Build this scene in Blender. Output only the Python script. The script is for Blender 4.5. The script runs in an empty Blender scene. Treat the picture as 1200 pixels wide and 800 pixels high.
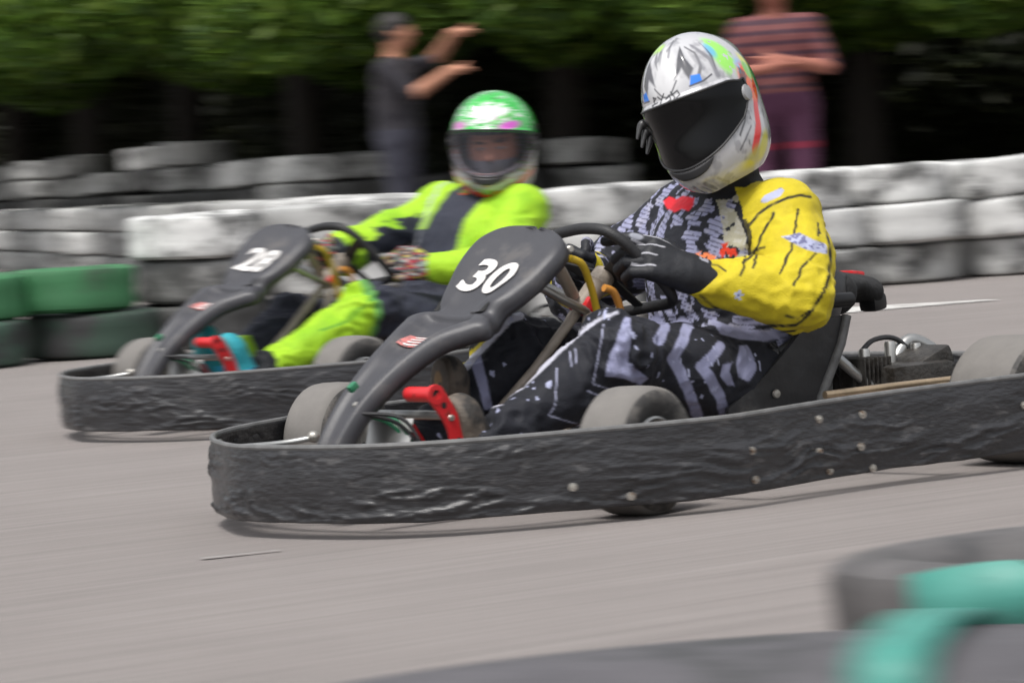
import bpy, bmesh, math, random
import numpy as np
from mathutils import Vector, Matrix, Euler, noise as mnoise
rnd = random.Random(7)
scene = bpy.context.scene
COL = scene.collection
R = math.radians

# ---------------------------------------------------------------- scene objects
def link(o, parent=None):
    COL.objects.link(o)
    if parent is not None: o.parent = parent
    return o
def tag(o, label=None, cat=None, group=None, kind=None):
    if label: o['label'] = label
    if cat: o['category'] = cat
    if group: o['group'] = group
    if kind: o['kind'] = kind
    return o
def empty(name, loc=(0, 0, 0), rz=0.0):
    o = bpy.data.objects.new(name, None); o.empty_display_size = .1
    o.location = loc; o.rotation_euler = (0, 0, rz)
    return link(o)
def add_mesh(name, V, Fc, mat, parent=None, smooth=True, colors=None, off=None, mats=None, midx=None, sharp=None):
    V = np.asarray(V, dtype=np.float32).reshape(-1, 3)
    if off is not None: V = V - np.asarray(off, dtype=np.float32)
    me = bpy.data.meshes.new(name)
    if isinstance(Fc, np.ndarray) and Fc.ndim == 2:
        n, k = Fc.shape
        me.vertices.add(len(V)); me.vertices.foreach_set('co', V.ravel())
        me.loops.add(n * k); me.loops.foreach_set('vertex_index', Fc.astype(np.int32).ravel())
        me.polygons.add(n)
        me.polygons.foreach_set('loop_start', np.arange(0, n * k, k, dtype=np.int32))
        me.polygons.foreach_set('loop_total', np.full(n, k, dtype=np.int32))
        me.update(calc_edges=True)
    else:
        me.from_pydata([tuple(map(float, v)) for v in V], [], [tuple(int(i) for i in f) for f in Fc])
    me.validate()
    if smooth: me.polygons.foreach_set('use_smooth', np.ones(len(me.polygons), dtype=bool))
    for m in (mats or [mat]):
        if m: me.materials.append(m)
    if midx is not None: me.polygons.foreach_set('material_index', np.asarray(midx, dtype=np.int32))
    if colors is not None:
        ca = me.color_attributes.new('paint', 'FLOAT_COLOR', 'POINT')
        c = np.ones((len(V), 4), dtype=np.float32); c[:, :3] = colors[:, :3]
        ca.data.foreach_set('color', c.ravel())
    if sharp: me.set_sharp_from_angle(angle=R(sharp))
    me.update()
    o = bpy.data.objects.new(name, me)
    return link(o, parent)

class MB:
    """collects shapes of one part into one mesh"""
    def __init__(s): s.V = []; s.F = []
    def add(s, V, Fc):
        b = len(s.V); s.V += [tuple(v) for v in V]; s.F += [tuple(i + b for i in f) for f in Fc]; return s
    def box(s, c, d, rot=None, bev=.0):
        bm = bmesh.new(); bmesh.ops.create_cube(bm, size=1)
        for v in bm.verts: v.co = Vector((v.co.x * d[0], v.co.y * d[1], v.co.z * d[2]))
        if bev > 0: bmesh.ops.bevel(bm, geom=list(bm.edges), offset=bev, segments=2, affect='EDGES', profile=.6)
        M = Matrix.Translation(c) @ (rot.to_matrix().to_4x4() if rot is not None else Matrix())
        bm.verts.ensure_lookup_table()
        s.add([M @ v.co for v in bm.verts], [[v.index for v in f.verts] for f in bm.faces]); bm.free(); return s
    def tube(s, pts, r, n=12, closed=False, caps=True, smoothn=0, squash=None):
        P = [Vector(p) for p in pts]
        if smoothn: P = spline(P, smoothn, closed)
        rr = r if hasattr(r, '__len__') else [r] * len(P)
        if len(rr) != len(P): rr = list(np.interp(np.linspace(0, 1, len(P)), np.linspace(0, 1, len(rr)), rr))
        m = len(P); V = []; up = None
        for i in range(m):
            if closed: t = (P[(i + 1) % m] - P[i - 1])
            else: t = P[min(i + 1, m - 1)] - P[max(i - 1, 0)]
            t.normalize()
            if up is None:
                up = Vector((0, 0, 1)) if abs(t.z) < .9 else Vector((1, 0, 0))
            a = up - t * up.dot(t)
            if a.length < 1e-6: a = t.orthogonal()
            a.normalize(); up = a; b = t.cross(a)
            for k in range(n):
                q = 2 * math.pi * k / n
                sx, sy = (squash or (1, 1))
                V.append(P[i] + (a * math.cos(q) * sx + b * math.sin(q) * sy) * rr[i])
        Fc = []
        for i in range(m if closed else m - 1):
            j = (i + 1) % m
            for k in range(n):
                l = (k + 1) % n
                Fc.append((i * n + k, i * n + l, j * n + l, j * n + k))
        if not closed and caps:
            Fc.append(tuple(range(n - 1, -1, -1))); Fc.append(tuple((m - 1) * n + k for k in range(n)))
        return s.add(V, Fc)
    def lathe(s, prof, M=None, n=48, closed=False):
        """prof: (r, h) round local Z"""
        V = []; Fc = []; k = len(prof)
        for i in range(n):
            q = 2 * math.pi * i / n
            for r, h in prof:
                v = Vector((r * math.cos(q), r * math.sin(q), h)); V.append(M @ v if M else v)
        for i in range(n):
            j = (i + 1) % n
            for a in range(k if closed else k - 1):
                b = (a + 1) % k
                Fc.append((i * k + a, j * k + a, j * k + b, i * k + b))
        return s.add(V, Fc)
    def plate(s, poly, th, M, holes=None):
        """extruded polygon in local XY, thickness along Z centred"""
        n = len(poly)
        V = [M @ Vector((x, y, -th / 2)) for x, y in poly] + [M @ Vector((x, y, th / 2)) for x, y in poly]
        Fc = [tuple(range(n - 1, -1, -1)), tuple(range(n, 2 * n))] + [(i, (i + 1) % n, n + (i + 1) % n, n + i) for i in range(n)]
        return s.add(V, Fc)
    def build(s, name, mat, parent=None, off=None, smooth=True, sharp=40):
        if off is not None: s.V = [(v[0] - off[0], v[1] - off[1], v[2] - off[2]) for v in s.V]
        o = add_mesh(name, np.array([tuple(v) for v in s.V]), s.F, mat, parent, smooth=smooth)
        me = o.data
        bm = bmesh.new(); bm.from_mesh(me); bmesh.ops.recalc_face_normals(bm, faces=bm.faces); bm.to_mesh(me); bm.free()
        if smooth and sharp: me.set_sharp_from_angle(angle=R(sharp))
        return o

def spline(P, sub, closed=False):
    out = []; n = len(P)
    rng = range(n if closed else n - 1)
    for i in rng:
        g = (lambda k: P[k % n]) if closed else (lambda k: P[max(0, min(n - 1, k))])
        p0, p1, p2, p3 = g(i - 1), g(i), g(i + 1), g(i + 2)
        for k in range(sub):
            t = k / sub
            out.append(.5 * ((2 * p1) + (p2 - p0) * t + (2 * p0 - 5 * p1 + 4 * p2 - p3) * t * t + (3 * p1 - p0 - 3 * p2 + p3) * t ** 3))
    if not closed: out.append(P[-1])
    return out

# ---------------------------------------------------------------- numpy noise
def _h(i, j, k, seed):
    x = (i * 374761393 + j * 668265263 + k * 2147483647 + seed * 974634777) & 0xffffffff
    x = ((x ^ (x >> 13)) * 1274126177) & 0xffffffff
    x = (x ^ (x >> 16)) & 0xffffffff
    return x.astype(np.float32) / 4294967295.0
def vnoise(P, scale=1.0, seed=0):
    P = np.asarray(P, dtype=np.float64) * scale
    I = np.floor(P).astype(np.int64); f = P - I; f = f * f * (3 - 2 * f)
    r = 0
    for a in (0, 1):
        for b in (0, 1):
            for c in (0, 1):
                w = (f[:, 0] if a else 1 - f[:, 0]) * (f[:, 1] if b else 1 - f[:, 1]) * (f[:, 2] if c else 1 - f[:, 2])
                r = r + w * _h(I[:, 0] + a, I[:, 1] + b, I[:, 2] + c, seed)
    return r * 2 - 1
def fbm(P, scale, seed=0, oct=3):
    r = 0; a = 1
    for o in range(oct):
        r = r + a * vnoise(P, scale * 2 ** o, seed + o * 17); a *= .5
    return r / 1.75
def sstep(a, b, x):
    t = np.clip((x - a) / (b - a), 0, 1); return t * t * (3 - 2 * t)
def mixc(C, col, m):
    col = np.asarray(col, dtype=np.float32)
    return C * (1 - m[:, None]) + (col if col.ndim == 2 else col[None, :]) * m[:, None]
def seg_dist(x, y, poly, closed=False):
    d = np.full(x.shape, 1e9); n = len(poly)
    for i in range(n if closed else n - 1):
        ax, ay = poly[i]; bx, by = poly[(i + 1) % n]
        vx, vy = bx - ax, by - ay
        t = np.clip(((x - ax) * vx + (y - ay) * vy) / max(vx * vx + vy * vy, 1e-12), 0, 1)
        d = np.minimum(d, np.hypot(x - ax - t * vx, y - ay - t * vy))
    return d
def in_poly(x, y, poly):
    c = np.zeros(x.shape, bool); n = len(poly); j = n - 1
    for i in range(n):
        xi, yi = poly[i]; xj, yj = poly[j]
        c ^= ((yi > y) != (yj > y)) & (x < (xj - xi) * (y - yi) / (yj - yi + 1e-12) + xi); j = i
    return c
def poly_mask(x, y, poly, soft):
    d = seg_dist(x, y, poly, True); d = np.where(in_poly(x, y, poly), -d, d)
    return 1 - sstep(-soft, soft, d)
def line_mask(x, y, poly, w, soft):
    return 1 - sstep(w - soft, w + soft, seg_dist(x, y, poly))

# ---------------------------------------------------------------- signed-distance bodies
class SDF:
    def __init__(s, lo, hi, res):
        s.lo = np.array(lo, float); s.res = res
        s.n = np.ceil((np.array(hi) - s.lo) / res).astype(int) + 1
        s.d = np.full(tuple(s.n), .3, dtype=np.float32); s.prims = []
    def _sub(s, a, b, m):
        i0 = np.clip(np.floor((np.array(a) - m - s.lo) / s.res).astype(int), 0, s.n - 1)
        i1 = np.clip(np.ceil((np.array(b) + m - s.lo) / s.res).astype(int) + 1, 1, s.n)
        sl = tuple(slice(x, y) for x, y in zip(i0, i1))
        g = [(s.lo[k] + np.arange(i0[k], i1[k]) * s.res).astype(np.float32) for k in range(3)]
        return sl, g[0][:, None, None], g[1][None, :, None], g[2][None, None, :]
    def _put(s, sl, v, k, op):
        d = s.d[sl]
        if op == 'u':
            if k <= 0: s.d[sl] = np.minimum(d, v)
            else:
                h = np.maximum(k - np.abs(d - v), 0) / k; s.d[sl] = np.minimum(d, v) - h * h * k * .25
        elif op == 's':
            if k <= 0: s.d[sl] = np.maximum(d, -v)
            else:
                h = np.maximum(k - np.abs(d + v), 0) / k; s.d[sl] = np.maximum(d, -v) + h * h * k * .25
    def cone(s, a, b, ra, rb, k=.03, seg='', op='u', sq=None):
        a = np.array(a, float); b = np.array(b, float); R_ = max(ra, rb) + k + s.res * 3
        sl, X, Y, Z = s._sub(np.minimum(a, b), np.maximum(a, b), R_)
        v = cone_d(X, Y, Z, a, b, ra, rb)
        s._put(sl, v, k, op); s.prims.append((seg, a, b, ra, rb)); return s
    def ell(s, c, r, rot=None, k=.03, op='u', seg=''):
        c = np.array(c, float); r = np.array(r, float); m = r.max() + k + s.res * 3
        sl, X, Y, Z = s._sub(c, c, m)
        x, y, z = X - c[0], Y - c[1], Z - c[2]
        if rot is not None:
            Mx = np.array(rot.to_matrix()).T
            x, y, z = (Mx[0, 0] * x + Mx[0, 1] * y + Mx[0, 2] * z, Mx[1, 0] * x + Mx[1, 1] * y + Mx[1, 2] * z, Mx[2, 0] * x + Mx[2, 1] * y + Mx[2, 2] * z)
        k0 = np.sqrt((x / r[0]) ** 2 + (y / r[1]) ** 2 + (z / r[2]) ** 2)
        k1 = np.sqrt((x / r[0] ** 2) ** 2 + (y / r[1] ** 2) ** 2 + (z / r[2] ** 2) ** 2) + 1e-9
        v = (k0 * (k0 - 1) / k1).astype(np.float32)
        s._put(sl, v, k, op)
        if seg: s.prims.append((seg, c, c + 1e-4, r.mean(), r.mean()))
        return s
    def mesh(s):
        d = s.d; ins = d < 0; n = s.n
        cells = np.zeros(tuple(n - 1), bool); first = None
        cnt = np.zeros(tuple(n - 1), np.uint8)
        for a in (0, 1):
            for b in (0, 1):
                for c in (0, 1):
                    cnt += ins[a:n[0] - 1 + a, b:n[1] - 1 + b, c:n[2] - 1 + c]
        cells = (cnt > 0) & (cnt < 8); del cnt
        idx = np.full(tuple(n - 1), -1, np.int32); ci = np.argwhere(cells); idx[cells] = np.arange(len(ci))
        acc = np.zeros((len(ci), 3), np.float32); num = np.zeros(len(ci), np.float32)
        co = [(a, b, c) for a in (0, 1) for b in (0, 1) for c in (0, 1)]
        val = {q: d[ci[:, 0] + q[0], ci[:, 1] + q[1], ci[:, 2] + q[2]] for q in co}
        for q in co:
            for ax in range(3):
                if q[ax]: continue
                p = list(q); p[ax] = 1; p = tuple(p)
                v0, v1 = val[q], val[p]; cr = (v0 < 0) != (v1 < 0)
                t = np.where(cr, v0 / np.where(cr, v0 - v1, 1), 0)
                pt = np.tile(np.array(q, np.float32), (len(ci), 1)); pt[:, ax] = t
                acc += pt * cr[:, None]; num += cr
        V = (ci + acc / num[:, None]) * s.res + s.lo
        Q = []
        for ax in range(3):
            o = [1, 1, 1]; 
            A = [slice(1, n[k] - 1) for k in range(3)]; A[ax] = slice(0, n[ax] - 1)
            B = list(A); B[ax] = slice(1, n[ax])
            i0 = ins[tuple(A)]; i1 = ins[tuple(B)]
            for flip, m in ((0, i0 & ~i1), (1, ~i0 & i1)):
                e = np.argwhere(m)
                if not len(e): continue
                for k in range(3):
                    if k != ax: e[:, k] += 1
                u, w = [(1, 2), (2, 0), (0, 1)][ax]
                q = []
                for du, dw in ((1, 1), (0, 1), (0, 0), (1, 0)):
                    c = e.copy(); c[:, u] -= du; c[:, w] -= dw
                    q.append(idx[c[:, 0], c[:, 1], c[:, 2]])
                q = np.stack(q, 1)
                if flip: q = q[:, ::-1]
                Q.append(q)
        Q = np.concatenate(Q)
        return V.astype(np.float32), Q
    def seg(s, V):
        best = np.full(len(V), 1e9); who = np.zeros(len(V), int); T = np.zeros(len(V))
        X, Y, Z = V[:, 0], V[:, 1], V[:, 2]
        names = []
        for i, (nm, a, b, ra, rb) in enumerate(s.prims):
            if nm == '': names.append(nm); continue
            v = cone_d(X, Y, Z, a, b, ra, rb); names.append(nm)
            ab = b - a; t = np.clip((V - a) @ ab / max(ab @ ab, 1e-9), 0, 1)
            m = v < best; best[m] = v[m]; who[m] = i; T[m] = t[m]
        return np.array(names, dtype=object)[who], T
def cone_d(X, Y, Z, a, b, r1, r2):
    ba = b - a; l2 = float(ba @ ba) + 1e-12; rr = r1 - r2; a2 = l2 - rr * rr
    px, py, pz = X - a[0], Y - a[1], Z - a[2]
    y = px * ba[0] + py * ba[1] + pz * ba[2]
    z = y - l2
    qx, qy, qz = px * l2 - ba[0] * y, py * l2 - ba[1] * y, pz * l2 - ba[2] * y
    x2 = qx * qx + qy * qy + qz * qz; y2 = y * y * l2; z2 = z * z * l2
    if a2 <= 0:
        d1 = np.sqrt(px * px + py * py + pz * pz) - r1
        cx, cy, cz = X - b[0], Y - b[1], Z - b[2]
        return np.minimum(d1, np.sqrt(cx * cx + cy * cy + cz * cz) - r2)
    k = np.sign(rr) * rr * rr * x2; il2 = 1 / l2
    c1 = np.sign(z) * a2 * z2 > k
    c2 = np.sign(y) * a2 * y2 < k
    A = np.sqrt(x2 + z2) * il2 - r2
    B = np.sqrt(x2 + y2) * il2 - r1
    C = (np.sqrt(x2 * a2 * il2) + y * rr) * il2 - r1
    return np.where(c1, A, np.where(c2, B, C)).astype(np.float32)
def vnormals(V, Q):
    n = np.zeros_like(V, dtype=np.float64)
    a, b, c, d = (V[Q[:, i]].astype(np.float64) for i in range(4))
    f = np.cross(c - a, d - b)
    for i in range(4):
        for k in range(3): n[:, k] += np.bincount(Q[:, i], f[:, k], len(V))
    return n / (np.linalg.norm(n, axis=1, keepdims=True) + 1e-12)
def relax(V, Q, it=2, lam=.5):
    V = V.astype(np.float64); E = np.concatenate([Q[:, [i, (i + 1) % 4]] for i in range(4)])
    E = np.concatenate([E, E[:, ::-1]])
    cnt = np.bincount(E[:, 0], minlength=len(V))[:, None]
    for s in range(it):
        for l in (lam, -lam * 1.04):
            A = np.stack([np.bincount(E[:, 0], V[E[:, 1], k], len(V)) for k in range(3)], 1) / cnt
            V = V + (A - V) * l
    return V

# ---------------------------------------------------------------- materials
def nodes(m):
    m.use_nodes = True; return m.node_tree.nodes, m.node_tree.links
def pmat(name, col=(.5, .5, .5), rough=.6, metal=0., var=.2, vscale=6., bump=.0, bscale=80., coat=0., attr=None,
         dirt=None, dirt_amt=.0, dirt_scale=4., spec=.5, rvar=.15, sheen=0., stretch=None, alpha=1., trans=0., rnd_amt=0.):
    m = bpy.data.materials.new(name); N, L = nodes(m); b = N['Principled BSDF']
    tc = N.new('ShaderNodeTexCoord'); mp = N.new('ShaderNodeMapping'); L.new(tc.outputs['Object'], mp.inputs[0])
    if stretch: mp.inputs['Scale'].default_value = stretch
    nz = N.new('ShaderNodeTexNoise'); nz.inputs['Scale'].default_value = vscale; nz.inputs['Detail'].default_value = 6
    nz.inputs['Roughness'].default_value = .65
    L.new(mp.outputs[0], nz.inputs[0])
    if attr:
        at = N.new('ShaderNodeAttribute'); at.attribute_name = attr; src = at.outputs['Color']
    else:
        rg = N.new('ShaderNodeRGB'); rg.outputs[0].default_value = (*col, 1); src = rg.outputs[0]
    hs = N.new('ShaderNodeHueSaturation'); L.new(src, hs.inputs['Color'])
    mr = N.new('ShaderNodeMapRange'); L.new(nz.outputs['Fac'], mr.inputs[0])
    mr.inputs[1].default_value = .25; mr.inputs[2].default_value = .75
    mr.inputs[3].default_value = 1 - var; mr.inputs[4].default_value = 1 + var
    val = mr.outputs[0]
    if rnd_amt:
        oi = N.new('ShaderNodeObjectInfo'); m2 = N.new('ShaderNodeMapRange'); L.new(oi.outputs['Random'], m2.inputs[0])
        m2.inputs[3].default_value = 1 - rnd_amt; m2.inputs[4].default_value = 1 + rnd_amt
        mu = N.new('ShaderNodeMath'); mu.operation = 'MULTIPLY'; L.new(val, mu.inputs[0]); L.new(m2.outputs[0], mu.inputs[1]); val = mu.outputs[0]
    L.new(val, hs.inputs['Value']); out = hs.outputs[0]
    if dirt is not None:
        n2 = N.new('ShaderNodeTexNoise'); n2.inputs['Scale'].default_value = dirt_scale; n2.inputs['Detail'].default_value = 8
        n2.inputs['Roughness'].default_value = .7
        L.new(mp.outputs[0], n2.inputs[0])
        if rnd_amt:
            va = N.new('ShaderNodeVectorMath'); va.operation = 'ADD'; cb = N.new('ShaderNodeCombineXYZ')
            m3 = N.new('ShaderNodeMath'); m3.operation = 'MULTIPLY'; m3.inputs[1].default_value = 37; L.new(oi.outputs['Random'], m3.inputs[0])
            L.new(m3.outputs[0], cb.inputs[0]); L.new(mp.outputs[0], va.inputs[0]); L.new(cb.outputs[0], va.inputs[1]); L.new(va.outputs[0], n2.inputs[0])
        cr = N.new('ShaderNodeMapRange'); cr.interpolation_type = 'SMOOTHSTEP'
        cr.inputs[1].default_value = .62 - dirt_amt * .4; cr.inputs[2].default_value = .72 - dirt_amt * .25
        L.new(n2.outputs['Fac'], cr.inputs[0])
        mx = N.new('ShaderNodeMixRGB'); mx.inputs[2].default_value = (*dirt, 1); L.new(cr.outputs[0], mx.inputs[0]); L.new(out, mx.inputs[1]); out = mx.outputs[0]
    L.new(out, b.inputs['Base Color'])
    r2 = N.new('ShaderNodeMapRange'); L.new(nz.outputs['Fac'], r2.inputs[0]); r2.inputs[3].default_value = max(.02, rough - rvar); r2.inputs[4].default_value = min(1, rough + rvar)
    L.new(r2.outputs[0], b.inputs['Roughness'])
    b.inputs['Metallic'].default_value = metal; b.inputs['Specular IOR Level'].default_value = spec
    b.inputs['Coat Weight'].default_value = coat; b.inputs['Coat Roughness'].default_value = .08
    b.inputs['Sheen Weight'].default_value = sheen; b.inputs['Transmission Weight'].default_value = trans; b.inputs['Alpha'].default_value = alpha
    if bump:
        n3 = N.new('ShaderNodeTexNoise'); n3.inputs['Scale'].default_value = bscale; n3.inputs['Detail'].default_value = 5
        L.new(mp.outputs[0], n3.inputs[0])
        bp = N.new('ShaderNodeBump'); bp.inputs['Strength'].default_value = bump; bp.inputs['Distance'].default_value = .01
        L.new(n3.outputs['Fac'], bp.inputs['Height']); L.new(bp.outputs[0], b.inputs['Normal'])
    return m
M_ = {}
M_['plastic'] = pmat('fairing_plastic', (.052, .052, .059), .46, var=.16, vscale=5, bump=.08, bscale=320, dirt=(.095, .09, .09), dirt_amt=.22, dirt_scale=5, rvar=.2)
M_['rubber'] = pmat('skirt_rubber', (.030, .030, .033), .34, var=.4, vscale=9, bump=.45, bscale=38, dirt=(.085, .083, .085), dirt_amt=.2, dirt_scale=16, stretch=(1, 1, 2.6))
M_['tyre'] = pmat('tyre_rubber', (.045, .043, .042), .75, var=.2, vscale=20, bump=.1, bscale=120, dirt=(.13, .12, .11), dirt_amt=.3, dirt_scale=10)
M_['tread'] = pmat('dusty_tread', (.17, .16, .15), .85, var=.12, vscale=25, bump=.08, bscale=200)
M_['steel'] = pmat('galvanised_tube', (.42, .42, .41), .38, .85, var=.15, vscale=14, dirt=(.16, .1, .06), dirt_amt=.15)
M_['alu'] = pmat('cast_aluminium', (.55, .54, .52), .35, .9, var=.15)
M_['beige'] = pmat('column_sleeve', (.36, .31, .26), .55, .1, var=.25, vscale=20, dirt=(.1, .08, .06), dirt_amt=.3)
M_['black'] = pmat('black_metal', (.02, .02, .021), .4, .3, var=.3)
M_['grip'] = pmat('wheel_grip', (.022, .022, .024), .6, var=.3, bump=.2, bscale=200)
M_['seat'] = pmat('seat_shell', (.028, .028, .03), .38, var=.4, vscale=8, bump=.15, bscale=40, dirt=(.09, .085, .08), dirt_amt=.15)
M_['foam'] = pmat('black_foam', (.018, .018, .019), .85, bump=.4, bscale=70)
M_['red'] = pmat('pedal_red', (.62, .02, .025), .35, .1, var=.12, coat=.4, dirt=(.12, .03, .02), dirt_amt=.12, dirt_scale=20)
M_['yellow_hose'] = pmat('yellow_hose', (.62, .42, .03), .4, var=.2)
M_['orange'] = pmat('orange_hose', (.6, .26, .05), .45, var=.2)
M_['brass'] = pmat('brassy_tube', (.55, .42, .28), .35, .8, var=.25, vscale=20)
M_['white'] = pmat('number_vinyl', (.72, .70, .68), .5, var=.08, vscale=30, dirt=(.3, .28, .26), dirt_amt=.1, dirt_scale=40)
M_['bolt'] = pmat('zinc_bolt', (.5, .48, .44), .4, .8, dirt=(.2, .12, .07), dirt_amt=.3, dirt_scale=60)
M_['floor'] = pmat('wood_floor_pan', (.34, .17, .09), .6, var=.3, vscale=10, dirt=(.08, .06, .05), dirt_amt=.3)
M_['green'] = pmat('green_hose', (.03, .2, .1), .4)
M_['engine'] = pmat('engine_alloy', (.07, .065, .06), .5, .6, var=.4, vscale=30, bump=.3, bscale=90, dirt=(.03, .025, .02), dirt_amt=.35, dirt_scale=20)
EXPO = .55
# ---------------------------------------------------------------- camera
FPX, PIT, ROL, CH = 4318., R(2.73), R(-3.79), .7225
cd = bpy.data.cameras.new('camera'); cam = bpy.data.objects.new('camera', cd); link(cam)
cd.sensor_width = 36; cd.lens = 36 * FPX / 1200; cd.clip_end = 3000; cd.clip_start = .05
_w = Vector((0, math.cos(PIT), -math.sin(PIT))); _r = Vector((1, 0, 0)); _u = _r.cross(_w)
_r2 = _r * math.cos(ROL) + _u * math.sin(ROL); _u2 = _r2.cross(_w)
cam.matrix_world = Matrix(((_r2.x, _u2.x, -_w.x, 0), (_r2.y, _u2.y, -_w.y, 0), (_r2.z, _u2.z, -_w.z, CH), (0, 0, 0, 1)))
scene.camera = cam
cd.dof.use_dof = True; cd.dof.focus_distance = 8.35; cd.dof.aperture_fstop = FSTOP = 40.0; cd.dof.aperture_ratio = .034
KARTS = {30: (.339, 8.183, R(37.1)), 28: (-.375, 11.404, R(38.5))}

def text_mesh(txt, size, shear=0., bold=.0):
    c = bpy.data.curves.new('t', 'FONT'); c.body = txt; c.size = size; c.shear = shear; c.offset = bold
    c.align_x = 'CENTER'; c.align_y = 'CENTER'; c.fill_mode = 'FRONT'; c.resolution_u = 6
    o = bpy.data.objects.new('t', c); COL.objects.link(o)
    dg = bpy.context.evaluated_depsgraph_get(); me = bpy.data.meshes.new_from_object(o.evaluated_get(dg))
    bm = bmesh.new(); bm.from_mesh(me); bmesh.ops.triangulate(bm, faces=bm.faces)
    bmesh.ops.subdivide_edges(bm, edges=[e for e in bm.edges if e.calc_length() > size * .12], cuts=2, use_grid_fill=False)
    bmesh.ops.triangulate(bm, faces=bm.faces)
    V = [v.co.copy() for v in bm.verts]; Fc = [[v.index for v in f.verts] for f in bm.faces]
    bm.free(); bpy.data.objects.remove(o); bpy.data.curves.remove(c); bpy.data.meshes.remove(me)
    return V, Fc

# fairing: centre line stations  s: (x, z, half width)
FS = [(.955, .10, .036), (.925, .17, .040), (.862, .252, .050), (.775, .325, .066), (.690, .378, .088), (.630, .402, .122), (.597, .412, .140), (.556, .430, .102),
      (.515, .462, .118), (.470, .502, .135), (.428, .537, .143), (.396, .560, .140), (.368, .576, .122), (.350, .585, .090), (.340, .589, .045), (.337, .590, .012)]
def fairing_frame():
    P = spline([Vector((x, 0, z)) for x, z, w in FS], 6); W = spline([Vector((w, 0, 0)) for x, z, w in FS], 6)
    fr = []
    for i, p in enumerate(P):
        t = (P[min(i + 1, len(P) - 1)] - P[max(i - 1, 0)]).normalized()
        n = Vector((-t.z, 0, t.x))
        if n.x < 0 and n.z < 0: n = -n
        if n.dot(Vector((.6, 0, .8))) < 0: n = -n
        fr.append((p, t, n, max(.01, W[i].x)))
    return fr
FR = fairing_frame()
def fair_pt(u, v, h=0.):
    """u: index along (float), v: -1..1 across; returns surface point and frame"""
    i = min(int(u), len(FR) - 2); f = u - i
    p = FR[i][0].lerp(FR[i + 1][0], f); n = FR[i][2].lerp(FR[i + 1][2], f).normalized(); w = FR[i][3] * (1 - f) + FR[i + 1][3] * f
    # dish on the panel, raised edges on the lower arm
    k = u / (len(FR) - 1); panel = min(1, max(0, (k - .50) / .1))
    av = abs(v)
    prof = -.010 * (1 - av ** 2) * panel * (1 if av < 1 else 0) + (1 - panel) * (-.010) * max(0, 1 - (av / .55) ** 4) - .013 * max(0, (av - .80) / .2) ** 2.2
    rec = .013 * float(sstep(19, 22.5, u)) * (1 - float(sstep(37.2, 38.6, u))) * (1 - float(sstep(.50, .66, av)))
    prof -= rec; prof -= .010 * math.exp(-((u - 41.5) / 2.2) ** 2) * float(sstep(.35, .75, av))
    twist = -.030 * v * w / .14 * (0.35 + .65 * panel)          # the panel sits a little skewed on its column
    return p + Vector((0, v * w, 0)) + n * (prof + h) + Vector((0, 0, twist * .55)), n
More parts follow.
